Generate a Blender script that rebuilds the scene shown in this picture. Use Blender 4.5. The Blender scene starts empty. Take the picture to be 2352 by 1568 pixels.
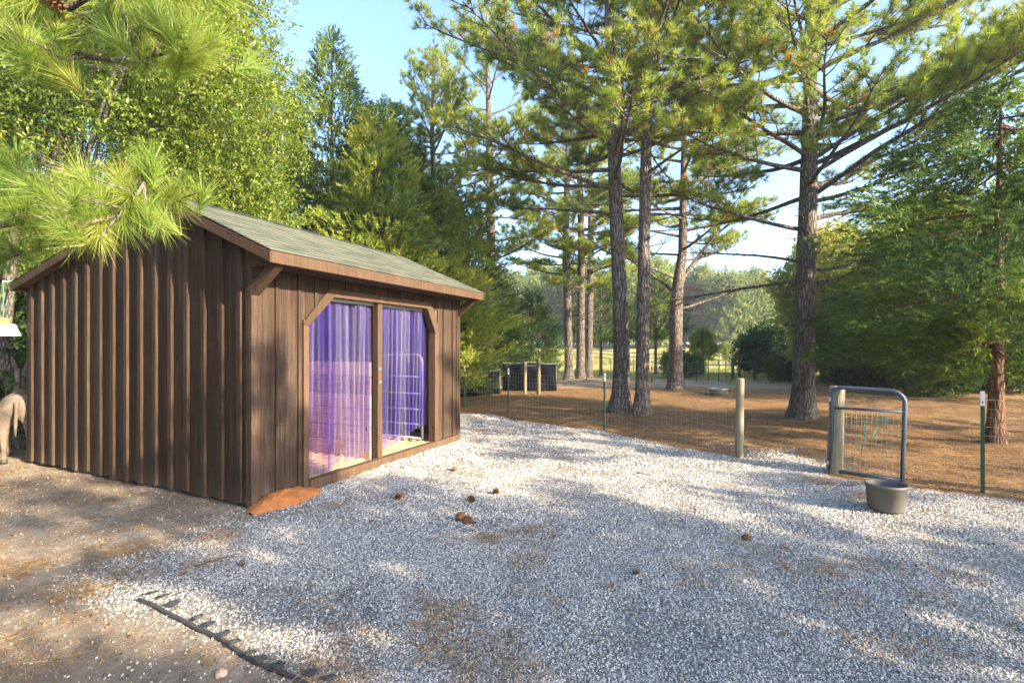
import bpy, math, random
import numpy as np
from mathutils import Vector, Matrix
R = math.radians
rng = np.random.default_rng(7)
random.seed(7)

# ------------------------------------------------------------------ camera, sky, sun
scene = bpy.context.scene
COL = scene.collection
cd = bpy.data.cameras.new('camera'); cam = bpy.data.objects.new('camera', cd); COL.objects.link(cam)
cam.location = (0, 0, 1.6); cam.rotation_euler = (R(90), 0, 0)
cd.sensor_width = 36; cd.lens = 36 * 1130 / 2352; cd.shift_y = 12 / 2352
cd.clip_start = 0.05; cd.clip_end = 3000
scene.camera = cam
SUN_EL, SUN_AZ = R(22.9), R(122.5)           # azimuth clockwise from +Y
SD = Vector((math.sin(SUN_AZ) * math.cos(SUN_EL), math.cos(SUN_AZ) * math.cos(SUN_EL), math.sin(SUN_EL)))
w = bpy.data.worlds.new("World"); scene.world = w; w.use_nodes = True
nt = w.node_tree; nt.nodes.clear()
sky = nt.nodes.new('ShaderNodeTexSky'); sky.sky_type = 'NISHITA'; sky.sun_disc = False
sky.sun_elevation = SUN_EL; sky.sun_rotation = SUN_AZ
sky.air_density = 1.0; sky.dust_density = 2.0; sky.ozone_density = 3.0; sky.altitude = 200
bg = nt.nodes.new('ShaderNodeBackground'); bg.inputs[1].default_value = 0.15
wo = nt.nodes.new('ShaderNodeOutputWorld')
nt.links.new(sky.outputs[0], bg.inputs[0]); nt.links.new(bg.outputs[0], wo.inputs[0])
sl = bpy.data.lights.new('sun', 'SUN'); sl.energy = 4.2; sl.angle = R(0.6); sl.color = (1.0, 0.83, 0.58)
sun = bpy.data.objects.new('sun', sl); COL.objects.link(sun)
sun.rotation_euler = SD.to_track_quat('Z', 'Y').to_euler(); sun.location = (10, -6, 12)
vs = scene.view_settings
vs.view_transform = 'Standard'; vs.look = 'None'; vs.gamma = 1; vs.use_curve_mapping = False
vs.exposure = 2.15
scene.render.engine = 'CYCLES'
cy = scene.cycles
cy.max_bounces = 8; cy.diffuse_bounces = 4; cy.glossy_bounces = 3; cy.transmission_bounces = 6
cy.transparent_max_bounces = 16; cy.use_denoising = True
cy.sample_clamp_indirect = 8

# ------------------------------------------------------------------ tiny helpers
def tag(o, label=None, cat=None, group=None, kind=None):
    if label: o['label'] = label
    if cat: o['category'] = cat
    if group: o['group'] = group
    if kind: o['kind'] = kind
    return o

def empty(name, loc, rz=0, label=None, cat=None, group=None, kind=None, parent=None):
    o = bpy.data.objects.new(name, None); COL.objects.link(o)
    o.location = loc; o.rotation_euler = (0, 0, rz); o.empty_display_size = .2
    if parent: o.parent = parent
    return tag(o, label, cat, group, kind)

def link(name, me, mat=None, parent=None, loc=None):
    if mat is not None and not me.materials: me.materials.append(mat)
    o = bpy.data.objects.new(name, me); COL.objects.link(o)
    if parent: o.parent = parent
    if loc is not None: o.location = loc
    return o

def copy_tree(src, loc=None, rz=None, scale=None, label=None):
    def rec(o, parent):
        c = o.copy(); COL.objects.link(c); c.parent = parent
        for ch in kids.get(o, []): rec(ch, c)
        return c
    kids = {}
    def gather(o):
        for ch in o.children: kids.setdefault(o, []).append(ch); gather(ch)
    gather(src)
    c = rec(src, src.parent)
    if loc is not None: c.location = loc
    if rz is not None: c.rotation_euler = (0, 0, rz)
    if scale is not None: c.scale = (scale,) * 3 if isinstance(scale, (int, float)) else scale
    if label: c['label'] = label
    return c

def np_mesh(name, V, F, tint=None, smooth=False, attrs=None):
    """V (n,3), F (m,k) all faces with k corners"""
    V = np.asarray(V, dtype=np.float32); F = np.asarray(F, dtype=np.int32)
    me = bpy.data.meshes.new(name)
    m, k = F.shape
    me.vertices.add(len(V)); me.vertices.foreach_set('co', V.ravel())
    me.loops.add(m * k); me.loops.foreach_set('vertex_index', F.ravel())
    me.polygons.add(m); me.polygons.foreach_set('loop_start', np.arange(0, m * k, k, dtype=np.int32))
    me.polygons.foreach_set('loop_total', np.full(m, k, dtype=np.int32))
    if smooth: me.polygons.foreach_set('use_smooth', np.ones(m, dtype=bool))
    if tint is not None:
        a = me.attributes.new('tint', 'FLOAT', 'POINT'); a.data.foreach_set('value', np.asarray(tint, dtype=np.float32))
    for nme, arr in (attrs or {}).items():
        a = me.attributes.new(nme, 'FLOAT', 'POINT'); a.data.foreach_set('value', np.asarray(arr, dtype=np.float32))
    me.update(calc_edges=True)
    return me

class MB:
    def __init__(s): s.v = []; s.f = []
    def box(s, x0, x1, y0, y1, z0, z1, M=None):
        b = len(s.v)
        for x in (x0, x1):
            for y in (y0, y1):
                for z in (z0, z1):
                    p = Vector((x, y, z)); s.v.append(M @ p if M else p)
        for f in ((0, 1, 3, 2), (4, 6, 7, 5), (0, 4, 5, 1), (2, 3, 7, 6), (0, 2, 6, 4), (1, 5, 7, 3)):
            s.f.append([b + i for i in f])
        return s
    def prism(s, poly, a0, a1, axis='x'):
        """poly: list of (p,q); axis x -> (y,z), axis y -> (x,z), axis z -> (x,y)"""
        b = len(s.v); n = len(poly)
        def P(a, p, q): return Vector((a, p, q)) if axis == 'x' else Vector((p, a, q)) if axis == 'y' else Vector((p, q, a))
        for a in (a0, a1):
            for p, q in poly: s.v.append(P(a, p, q))
        s.f.append(list(range(b, b + n))[::-1]); s.f.append(list(range(b + n, b + 2 * n)))
        for i in range(n):
            j = (i + 1) % n; s.f.append([b + i, b + j, b + n + j, b + n + i])
        return s
    def tube(s, pts, rad, n=8, cap=True, wob=None):
        pts = [Vector(p) for p in pts]; k = len(pts)
        if not hasattr(rad, '__len__'): rad = [rad] * k
        up = None; base = len(s.v)
        for i, p in enumerate(pts):
            d = (pts[min(i + 1, k - 1)] - pts[max(i - 1, 0)]).normalized()
            if up is None: up = d.orthogonal().normalized()
            up = (up - d * up.dot(d)); up = up.normalized() if up.length > 1e-6 else d.orthogonal().normalized()
            sd = d.cross(up)
            for j in range(n):
                a = 2 * math.pi * j / n; r = rad[i] * (wob(i, j) if wob else 1)
                s.v.append(p + (up * math.cos(a) + sd * math.sin(a)) * r)
        for i in range(k - 1):
            for j in range(n):
                a = base + i * n + j; b = base + i * n + (j + 1) % n
                s.f.append([a, b, b + n, a + n])
        if cap:
            s.f.append([base + j for j in range(n)][::-1]); s.f.append([base + (k - 1) * n + j for j in range(n)])
        return s
    def lathe(s, prof, n=24, c=(0, 0, 0), sx=1, sy=1):
        base = len(s.v); k = len(prof)
        for r, z in prof:
            for j in range(n):
                a = 2 * math.pi * j / n
                s.v.append(Vector((c[0] + r * sx * math.cos(a), c[1] + r * sy * math.sin(a), c[2] + z)))
        for i in range(k - 1):
            for j in range(n):
                a = base + i * n + j; b = base + i * n + (j + 1) % n
                s.f.append([a, b, b + n, a + n])
        return s
    def build(s, name, mat, parent=None, smooth=False, bevel=0, loc=None):
        me = bpy.data.meshes.new(name); me.from_pydata([tuple(v) for v in s.v], [], s.f)
        if smooth:
            me.polygons.foreach_set('use_smooth', [True] * len(me.polygons))
        me.update()
        o = link(name, me, mat, parent, loc)
        if bevel:
            b = o.modifiers.new('bevel', 'BEVEL'); b.width = bevel; b.segments = 1; b.limit_method = 'ANGLE'
        return o

# terrain ------------------------------------------------------------
HY = np.array([-60, 20, 26, 45, 60, 90, 140, 700.]); HZ = np.array([0, 0, -.06, -.35, .25, 1.95, 2.5, 2.5])
def H(x, y):
    x = np.asarray(x, float); y = np.asarray(y, float)
    base = np.interp(y, HY, HZ)
    wv = .05 * np.sin(x * .55 + 1.3) * np.sin(y * .47 + .4) + .03 * np.sin(x * 1.3 + y * .9)
    fade = np.clip((y - 7.5) / 4, 0, 1)
    return base + wv * fade
def G(u, v):
    """ground point seen at (u, v) of the 2352 px wide photograph"""
    z = 0.0; k = (u - 1176) / 1130
    for _ in range(20):
        Y = 1130 * (1.6 - z) / max(v - 796, 3); z = float(H(k * Y, Y))
    return Vector((k * Y, Y, z))
def AT(u, Y, z=None):
    x = (u - 1176) / 1130 * Y
    return Vector((x, Y, float(H(x, Y)) if z is None else z))

# ------------------------------------------------------------------ materials
MATS = {}
def newmat(name):
    m = bpy.data.materials.new(name); m.use_nodes = True; m.node_tree.nodes.clear(); MATS[name] = m
    return m, m.node_tree
class N:
    """short node helper"""
    def __init__(s, t): s.t = t
    def n(s, typ, ins=None, **kw):
        nd = s.t.nodes.new(typ)
        for a, b in kw.items(): setattr(nd, a, b)
        for k_, v_ in (ins or {}).items():
            if isinstance(v_, bpy.types.NodeSocket): s.t.links.new(v_, nd.inputs[k_])
            else: nd.inputs[k_].default_value = v_
        return nd
    def coords(s, scale=(1, 1, 1), space='Object', rot=(0, 0, 0)):
        tc = s.n('ShaderNodeTexCoord')
        return s.n('ShaderNodeMapping', {0: tc.outputs[space], 'Scale': scale, 'Rotation': rot}).outputs[0]
    def noise(s, vec, sc=5, det=4, rough=.55, dist=0):
        return s.n('ShaderNodeTexNoise', {'Vector': vec, 'Scale': sc, 'Detail': det, 'Roughness': rough, 'Distortion': dist}).outputs[0]
    def ramp(s, fac, stops):
        nd = s.n('ShaderNodeValToRGB', {0: fac}); cr = nd.color_ramp
        while len(cr.elements) < len(stops): cr.elements.new(.5)
        for e, (p, c) in zip(cr.elements, stops):
            e.position = p; e.color = (*c, 1) if len(c) == 3 else c
        return nd.outputs[0]
    def mix(s, fac, a, b, mode='MIX'):
        nd = s.n('ShaderNodeMix', data_type='RGBA', blend_type=mode)
        for i, v_ in ((0, fac), (6, a), (7, b)):
            if isinstance(v_, bpy.types.NodeSocket): s.t.links.new(v_, nd.inputs[i])
            elif i == 0: nd.inputs[0].default_value = v_
            else: nd.inputs[i].default_value = (*v_, 1) if len(v_) == 3 else v_
        return nd.outputs[2]
    def math(s, op, a, b=0, clamp=False):
        nd = s.n('ShaderNodeMath', operation=op, use_clamp=clamp)
        for i, v_ in ((0, a), (1, b)):
            if isinstance(v_, bpy.types.NodeSocket): s.t.links.new(v_, nd.inputs[i])
            else: nd.inputs[i].default_value = v_
        return nd.outputs[0]
    def bump(s, h, dist=.01, strength=1):
        return s.n('ShaderNodeBump', {'Height': h, 'Distance': dist, 'Strength': strength}).outputs[0]
    def bsdf(s, col, rough=.8, normal=None, metal=0, spec=.3, out=True, **extra):
        ins = {'Roughness': rough, 'Metallic': metal, 'Specular IOR Level': spec}
        ins.update(extra)
        nd = s.n('ShaderNodeBsdfPrincipled', ins)
        if isinstance(col, bpy.types.NodeSocket): s.t.links.new(col, nd.inputs[0])
        else: nd.inputs[0].default_value = (*col, 1)
        if normal is not None: s.t.links.new(normal, nd.inputs['Normal'])
        if out: s.out(nd.outputs[0])
        return nd.outputs[0]
    def out(s, sh): s.n('ShaderNodeOutputMaterial', {0: sh})
    def rand(s): return s.n('ShaderNodeObjectInfo').outputs['Random']
    def attr(s, name): return s.n('ShaderNodeAttribute', attribute_name=name).outputs['Fac']

def wood_mat(name, c0, c1, c2, saw=True, rough=.75, grain=(14, 14, .8), bumpd=.004, tintv=.55):
    m, t = newmat(name); n = N(t)
    rnd = n.rand()
    tc = n.n('ShaderNodeTexCoord').outputs['Object']
    off = n.n('ShaderNodeVectorMath', {0: tc, 1: n.n('ShaderNodeCombineXYZ', {0: n.math('MULTIPLY', rnd, 13.), 1: n.math('MULTIPLY', rnd, 7.), 2: n.math('MULTIPLY', rnd, 31.)}).outputs[0]}, operation='ADD').outputs[0]
    v = n.n('ShaderNodeMapping', {0: off, 'Scale': grain}).outputs[0]
    g = n.noise(v, 3.2, 6, .62, .4)
    blot = n.noise(n.n('ShaderNodeMapping', {0: off, 'Scale': (2.2, 2.2, .9)}).outputs[0], 2.0, 4, .6)
    col = n.ramp(g, [(.3, c0), (.5, c1), (.72, c2)])
    col = n.mix(n.math('MULTIPLY', n.ramp(blot, [(.35, (0, 0, 0)), (.7, (1, 1, 1))]), .45), col, c2)
    sc = n.math('ADD', n.math('MULTIPLY', rnd, tintv), 1 - tintv / 2)
    col = n.mix(1, col, n.n('ShaderNodeCombineColor', {0: sc, 1: sc, 2: sc}).outputs[0], 'MULTIPLY')
    # small dark knots
    kv = n.n('ShaderNodeMapping', {0: off, 'Scale': (5, 5, 2.2)}).outputs[0]
    kn = n.n('ShaderNodeTexVoronoi', {'Vector': kv, 'Scale': 1.0}).outputs['Distance']
    col = n.mix(n.ramp(kn, [(.045, (1, 1, 1)), (.09, (0, 0, 0))]), col, tuple(q * .35 for q in c0))
    if name == 'dark_stained_siding':
        zz = n.n('ShaderNodeSeparateXYZ', {0: tc}).outputs[2]
        sp = n.ramp(n.math('ADD', zz, n.math('MULTIPLY', n.noise(n.n('ShaderNodeMapping', {0: off, 'Scale': (9, 9, 3)}).outputs[0], 2, 4), .35)), [(.12, (.8, .8, .8)), (.42, (0, 0, 0))])
        col = n.mix(n.math('MULTIPLY', sp, .55), col, (.13, .092, .065))
        weath = n.ramp(n.noise(n.n('ShaderNodeMapping', {0: off, 'Scale': (12, 12, .5)}).outputs[0], 1.4, 5, .7), [(.52, (0, 0, 0)), (.75, (.5, .5, .5))])
        col = n.mix(weath, col, (.13, .10, .08))
    h = g
    if saw:
        sawv = n.n('ShaderNodeMapping', {0: off, 'Scale': (1, 1, 1)}).outputs[0]
        wv = n.n('ShaderNodeTexWave', {'Vector': sawv, 'Scale': 22., 'Distortion': 1.6, 'Detail': 2., 'Detail Scale': 1.2}, bands_direction='Z').outputs['Fac']
        h = n.math('ADD', n.math('MULTIPLY', wv, .35), g)
    n.bsdf(col, rough, n.bump(h, bumpd), spec=.25)
    return m

M_SIDING = wood_mat('dark_stained_siding', (.020, .0115, .0075), (.040, .024, .016), (.076, .048, .032))
M_TRIM = wood_mat('brown_trim', (.046, .027, .016), (.074, .044, .027), (.11, .068, .043), saw=False)
M_PLANK = wood_mat('stall_planks', (.22, .125, .085), (.37, .225, .16), (.50, .33, .25), saw=True, grain=(14, .8, 14))
M_POST = wood_mat('weathered_post', (.09, .085, .05), (.17, .15, .10), (.26, .23, .16), saw=False, grain=(18, 18, 1.2), bumpd=.008)
M_PALE = wood_mat('pale_rail_wood', (.30, .24, .13), (.42, .33, .18), (.52, .42, .24), saw=False)
M_INNER = wood_mat('inner_wood', (.07, .05, .035), (.10, .07, .05), (.14, .10, .07), saw=False)

def simple(name, col, rough=.6, metal=0, var=.15, sc=20, bumpd=0, spec=.4):
    m, t = newmat(name); n = N(t)
    v = n.coords(); g = n.noise(v, sc, 5, .6)
    c = n.mix(g, tuple(q * (1 - var) for q in col), tuple(min(1, q * (1 + var)) for q in col))
    n.bsdf(c, rough, n.bump(g, bumpd) if bumpd else None, metal, spec)
    return m
M_GATE = simple('blue_grey_tube', (.075, .10, .14), .42, .25, .3, 9, .0008)
M_GALV = simple('galvanised_steel', (.55, .57, .58), .35, .8, .25, 12, .0005)
M_GALV2 = simple('dull_galvanised_steel', (.26, .27, .29), .5, .5, .25, 12, .0005)
M_WIRE = simple('galvanised_wire', (.50, .45, .35), .5, .1, .3, 30)
M_TPOST = simple('green_t_post', (.035, .085, .05), .55, 0, .35, 25, .001)
M_WHITE = simple('white_paint', (.78, .78, .76), .5, 0, .06, 30)
M_RUBBER = simple('grey_rubber', (.12, .112, .10), .6, 0, .45, 7, .003)
M_BLACKP = simple('black_plastic', (.05, .053, .06), .42, 0, .4, 30, .001)
M_TARP = simple('dark_tarp', (.007, .008, .014), .9, 0, .5, 3, .01, .05)
M_TWINE = simple('green_twine', (.05, .35, .25), .7, 0, .2, 60)
M_CORD = simple('green_cord', (.05, .25, .13), .7, 0, .2, 60)
M_YELLOW = simple('yellow_plastic', (.75, .65, .08), .4, 0, .1, 20)
M_CONE = simple('pine_cone_scales', (.20, .105, .055), .8, 0, .5, 40, .002)
M_DEADLEAF = simple('dead_leaf', (.19, .09, .045), .8, 0, .5, 60, .001)
M_STICK = simple('twig_bark', (.12, .075, .045), .9, 0, .4, 40, .002)
M_CLAY = simple('orange_clay', (.46, .17, .06), .95, 0, .18, 25, .012, .1)
M_HOOK = simple('white_bracket', (.7, .7, .68), .45, .2, .1, 20)

def bark_mat(name, c0, c1, c2, sc=1.0, dist=.03):
    m, t = newmat(name); n = N(t)
    v = n.coords((15 * sc, 15 * sc, 3.2 * sc))
    wn = n.noise(v, 1.2, 3, .5)
    v2 = n.n('ShaderNodeVectorMath', {0: v, 1: n.n('ShaderNodeCombineXYZ', {0: wn, 1: wn, 2: wn}).outputs[0]}, operation='ADD').outputs[0]
    vo = n.n('ShaderNodeTexVoronoi', {'Vector': v2, 'Scale': 1.25}, feature='DISTANCE_TO_EDGE').outputs['Distance']
    plate = n.ramp(vo, [(.0, (0, 0, 0)), (.22, (1, 1, 1))])
    fine = n.noise(v, 5, 6, .65)
    big = n.noise(n.coords((1, 1, .6)), 1.4, 3)
    col = n.ramp(n.math('ADD', n.math('MULTIPLY', fine, .6), n.math('MULTIPLY', big, .4)), [(.33, c0), (.5, c1), (.66, c2)])
    col = n.mix(plate, tuple(q * .7 for q in c0), col)
    n.bsdf(col, .9, n.bump(n.math('ADD', plate, n.math('MULTIPLY', fine, .5)), dist), spec=.12)
    return m
M_BARK = bark_mat('pine_bark', (.13, .105, .095), (.23, .19, .165), (.36, .31, .27))
M_BARK2 = bark_mat('grey_bark', (.11, .095, .085), (.20, .18, .16), (.33, .31, .28), 1.3, .015)
M_CBARK = bark_mat('cedar_bark', (.11, .06, .042), (.21, .12, .085), (.32, .20, .15), .9, .015)

def leaf_mat(name, stops, trans=.35, rough=.5, spec=.35, tcol=1.25):
    m, t = newmat(name); n = N(t)
    col = n.ramp(n.attr('tint'), stops)
    a = n.bsdf(col, rough, None, 0, spec, out=False)
    tc = n.mix(1, col, (tcol, tcol * 1.05, tcol * .55), 'MULTIPLY')
    b = n.n('ShaderNodeBsdfTranslucent', {0: tc}).outputs[0]
    n.out(n.n('ShaderNodeMixShader', {0: trans, 1: a, 2: b}).outputs[0])
    return m
M_NEEDLE = leaf_mat('pine_needles', [(0, (.06, .105, .04)), (.35, (.14, .21, .05)), (.7, (.30, .37, .065)), (.93, (.38, .38, .08)), (1, (.45, .22, .06))], .35)
M_NEEDLE_NEAR = leaf_mat('near_pine_needles', [(0, (.10, .17, .035)), (.5, (.22, .33, .06)), (.9, (.36, .40, .09)), (1, (.45, .24, .09))], .35, .42, .45)
M_LEAF = leaf_mat('glossy_oblong_leaves', [(0, (.065, .12, .022)), (.45, (.16, .235, .035)), (.85, (.31, .345, .065)), (1, (.42, .38, .10))], .38, .38, .5)
M_CEDAR = leaf_mat('cedar_sprays', [(0, (.035, .075, .035)), (.5, (.12, .19, .05)), (.8, (.29, .36, .055)), (1, (.38, .39, .07))], .3, .7, .15)
M_FAR = leaf_mat('broad_leaves', [(0, (.10, .15, .05)), (.5, (.22, .27, .08)), (.9, (.38, .38, .10)), (1, (.44, .37, .11))], .38, .6, .2)
M_GRASS = leaf_mat('grass_blades', [(0, (.17, .20, .055)), (.5, (.34, .33, .11)), (1, (.52, .44, .21))], .3, .7, .1)
M_STRAW = leaf_mat('pine_straw', [(0, (.14, .075, .035)), (.5, (.32, .18, .08)), (1, (.54, .36, .17))], .1, .7, .2)

# white stones, one random shade per stone
m, t = newmat('white_gravel_stone'); n = N(t)
rr = n.rand(); g = n.noise(n.coords((60, 60, 60)), 1, 3)
c = n.ramp(rr, [(0, (.20, .19, .18)), (.25, (.37, .355, .34)), (.55, (.53, .515, .49)), (.88, (.68, .665, .63)), (.95, (.46, .38, .30)), (1, (.30, .24, .19))])
c = n.mix(n.math('MULTIPLY', g, .35), c, (.33, .31, .29))
n.bsdf(c, .8, None, 0, .25); M_STONE = m

# ground: dirt / straw / gravel bed / grass from the weights the terrain sheet carries
m, t = newmat('ground_surface'); n = N(t)
v = n.coords()
n1 = n.noise(v, 1.6, 6, .6); n2 = n.noise(v, 9, 6, .65); n3 = n.noise(v, 55, 4, .6)
straw_v = n.coords((5, 22, 5), rot=(0, 0, .35)); sn = n.noise(straw_v, 7, 5, .7, .6)
straw_v2 = n.coords((22, 5, 5), rot=(0, 0, .5)); sn2 = n.noise(straw_v2, 6, 5, .7, .6)
dirt = n.ramp(n.math('ADD', n.math('MULTIPLY', n1, .5), n.math('MULTIPLY', n2, .5)), [(.33, (.23, .185, .145)), (.5, (.38, .315, .245)), (.66, (.54, .46, .37))])
dirt = n.mix(n.math('MULTIPLY', n.ramp(sn, [(.52, (0, 0, 0)), (.66, (1, 1, 1))]), .55), dirt, (.20, .115, .055))
peb = n.n('ShaderNodeTexVoronoi', {'Vector': v, 'Scale': 60.}); pd, pc = peb.outputs['Distance'], peb.outputs['Color']
pcs = n.n('ShaderNodeSeparateColor', {0: pc}).outputs[0]
straw = n.ramp(n.math('ADD', n.math('MULTIPLY', sn, .5), n.math('MULTIPLY', sn2, .5)), [(.36, (.09, .054, .035)), (.5, (.26, .152, .08)), (.62, (.58, .38, .19))])
straw = n.mix(n.math('MULTIPLY', n.ramp(n1, [(.5, (0, 0, 0)), (.72, (1, 1, 1))]), .5), straw, (.33, .22, .14))
grav = n.ramp(pcs, [(0, (.20, .19, .18)), (.3, (.40, .39, .38)), (.7, (.60, .59, .57)), (1, (.74, .73, .71))])
grav = n.mix(n.ramp(pd, [(.35, (0, 0, 0)), (.62, (1, 1, 1))]), grav, (.24, .23, .22))
grav = n.mix(n.ramp(n.noise(v, 1.1, 5, .7), [(.55, (0, 0, 0)), (.68, (.75, .75, .75))]), grav, (.34, .26, .19))
grass = n.ramp(n.math('ADD', n.math('MULTIPLY', n1, .4), n.math('MULTIPLY', n3, .6)), [(.32, (.24, .24, .075)), (.5, (.44, .40, .16)), (.68, (.60, .50, .25))])
speck = n.ramp(n.math('ADD', pcs, n.math('MULTIPLY', n.attr('speck'), 1.0)), [(1.3 / 2, (0, 0, 0)), (1.32 / 2 + .02, (1, 1, 1))])
speck = n.mix(n.ramp(pd, [(.28, (0, 0, 0)), (.4, (1, 1, 1))]), speck, (0, 0, 0))
col = n.mix(n.attr('straw'), dirt, straw)
col = n.mix(n.attr('grass'), col, grass)
col = n.mix(n.attr('gravel'), col, grav)
hgt = n.math('ADD', n.math('ADD', n.math('MULTIPLY', n2, .6), n.math('MULTIPLY', sn, .4)), n.math('MULTIPLY', n3, .3))
n.bsdf(col, .95, n.bump(hgt, .06), 0, .05); M_GROUND = m

# shingles
m, t = newmat('grey_green_shingle'); n = N(t)
v = n.coords(); g = n.noise(v, 160, 2, .7); b = n.noise(v, 3, 4, .6)
c = n.ramp(n.math('ADD', n.math('MULTIPLY', n.rand(), .55), n.math('MULTIPLY', g, .45)), [(.15, (.065, .08, .066)), (.45, (.105, .118, .096)), (.7, (.145, .152, .122)), (.95, (.17, .13, .11))])
c = n.mix(n.math('MULTIPLY', b, .3), c, (.14, .155, .115))
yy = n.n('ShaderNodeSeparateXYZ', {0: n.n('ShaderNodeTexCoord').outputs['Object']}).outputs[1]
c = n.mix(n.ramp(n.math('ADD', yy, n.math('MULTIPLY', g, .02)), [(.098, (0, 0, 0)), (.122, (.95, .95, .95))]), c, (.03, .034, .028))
n.bsdf(c, .95, n.bump(g, .003), 0, .1); M_SHINGLE = m
M_DECK = simple('roof_deck_edge', (.12, .13, .10), .85, 0, .2, 20)

# bedding sand
m, t = newmat('bedding_sand'); n = N(t)
v = n.coords(); g = n.noise(v, 6, 6, .65); f = n.noise(v, 90, 3, .6)
c = n.ramp(n.math('ADD', n.math('MULTIPLY', g, .6), n.math('MULTIPLY', f, .4)), [(.3, (.32, .22, .12)), (.55, (.55, .41, .24)), (.75, (.66, .52, .33))])
n.bsdf(c, .95, n.bump(f, .006), 0, .1); M_SAND = m

# violet-blue clear vinyl
m, t = newmat('violet_vinyl'); n = N(t)
v = n.coords((1, 1, .12)); g = n.noise(v, 16, 4, .7); rd = n.rand()
k = n.math('ADD', n.math('MULTIPLY', g, .7), n.math('MULTIPLY', rd, .35))
tc = n.ramp(k, [(.25, (.52, .44, .93)), (.5, (.80, .74, .96)), (.72, (.95, .93, .98))])
dc = n.ramp(k, [(.3, (.12, .09, .62)), (.6, (.32, .28, .80)), (.85, (.68, .66, .86))])
tr = n.n('ShaderNodeBsdfTransparent', {0: tc}).outputs[0]
gl = n.bsdf(dc, .22, n.bump(n.noise(n.coords((1, 1, .3)), 30, 3), .004), 0, .8, out=False)
lw = n.n('ShaderNodeLayerWeight', {0: .35}).outputs['Facing']
fac = n.math('ADD', n.math('MULTIPLY', lw, .34), .05, True)
n.out(n.n('ShaderNodeMixShader', {0: fac, 1: tr, 2: gl}).outputs[0]); M_VINYL = m

# donkey coats
def coat(name, a, b, c_):
    m, t = newmat(name); n = N(t)
    g = n.noise(n.coords((3, 3, 3)), 1.5, 4); f = n.noise(n.coords((30, 30, 90)), 2, 4, .7)
    col = n.ramp(n.math('ADD', n.math('MULTIPLY', g, .7), n.math('MULTIPLY', f, .3)), [(.35, a), (.5, b), (.68, c_)])
    n.bsdf(col, .85, n.bump(f, .03), 0, .1); return m
M_COAT_PALE = coat('cream_coat', (.13, .105, .085), (.27, .22, .18), (.40, .34, .27))
M_COAT_GREY = coat('grey_coat', (.07, .062, .058), (.12, .105, .095), (.17, .15, .135))
M_HOOF = simple('hoof', (.07, .06, .05), .6)

# ------------------------------------------------------------------ ground sheet
def poly_sd(P, poly):
    """signed distance, + inside"""
    x, y = P[:, 0], P[:, 1]; ins = np.zeros(len(P), bool); d = np.full(len(P), 1e9)
    k = len(poly)
    for i in range(k):
        ax, ay = poly[i]; bx, by = poly[(i + 1) % k]
        c_ = ((ay > y) != (by > y)) & (x < (bx - ax) * (y - ay) / (by - ay + 1e-12) + ax); ins ^= c_
        ex, ey = bx - ax, by - ay; tt = np.clip(((x - ax) * ex + (y - ay) * ey) / (ex * ex + ey * ey), 0, 1)
        d = np.minimum(d, np.hypot(x - ax - tt * ex, y - ay - tt * ey))
    return np.where(ins, d, -d)
def vnoise(x, y, f, seed=0):
    r = np.random.default_rng(100 + seed); tab = r.random((64, 64))
    X = x * f; Y = y * f; i = np.floor(X).astype(int); j = np.floor(Y).astype(int); a = X - i; b = Y - j
    a = a * a * (3 - 2 * a); b = b * b * (3 - 2 * b)
    T = lambda p, q: tab[p % 64, q % 64]
    return T(i, j) * (1 - a) * (1 - b) + T(i + 1, j) * a * (1 - b) + T(i, j + 1) * (1 - a) * b + T(i + 1, j + 1) * a * b
gpx = [(1040, 952), (1120, 951), (1200, 965), (1390, 989), (1560, 1025), (1692, 1048), (1722, 1034), (1800, 1036), (1890, 1060), (1905, 1096), (2000, 1106), (2110, 1120), (2260, 1137), (2352, 1147)]
GPOLY = [tuple(G(*p)[:2]) for p in gpx] + [(9, 3.4), (9, -3), (-.2, -3), (-.1, .8)] + [tuple(G(*p)[:2]) for p in [(760, 1568), (520, 1450), (325, 1375), (300, 1330), (420, 1262), (570, 1195), (720, 1125), (870, 1070), (1000, 1020)]]
def gravel_w(x, y):
    P = np.stack([x, y], 1); sd = poly_sd(P, GPOLY)
    soft = .12 + .45 * np.clip((-x - .9) / 1.2, 0, 1) * (y < 5) * np.clip((y - 2.9) / .6, 0, 1) + .45 * ((x > 3.1) & (y > 6.2))
    wv = np.clip(.5 + (sd + (vnoise(x, y, 1.7, 1) - .5) * soft * 1.6) / (soft * 1.6), 0, 1)
    return wv
def lines(*segs):
    out = []
    for a, b, st in segs: out.append(np.arange(a, b, st))
    return np.concatenate(out + [[segs[-1][1]]])
gx = lines((-900, -100, 100), (-100, -30, 10), (-30, -12, 1), (-12, 13, .13), (13, 30, 1), (30, 100, 10), (100, 900, 100))
gy = lines((-400, -60, 80), (-60, -8, 6), (-8, 0, .8), (0, 17, .12), (17, 34, .5), (34, 110, 2.5), (110, 180, 10), (180, 1200, 120))
XX, YY = np.meshgrid(gx, gy, indexing='ij'); xf, yf = XX.ravel(), YY.ravel()
gw = gravel_w(xf, yf)
zf = H(xf, yf) + (vnoise(xf, yf, 3.1, 2) - .5) * .03 + (vnoise(xf, yf, 9, 3) - .5) * .015 * (yf < 17)
near = (np.abs(xf) < 13) & (yf > 0) & (yf < 17)
zf = zf - .02 + .02 * gw
grass_w = np.clip((yf - 24 + 3 * (vnoise(xf, yf, .3, 4) - .5)) / 3, 0, 1)
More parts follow.
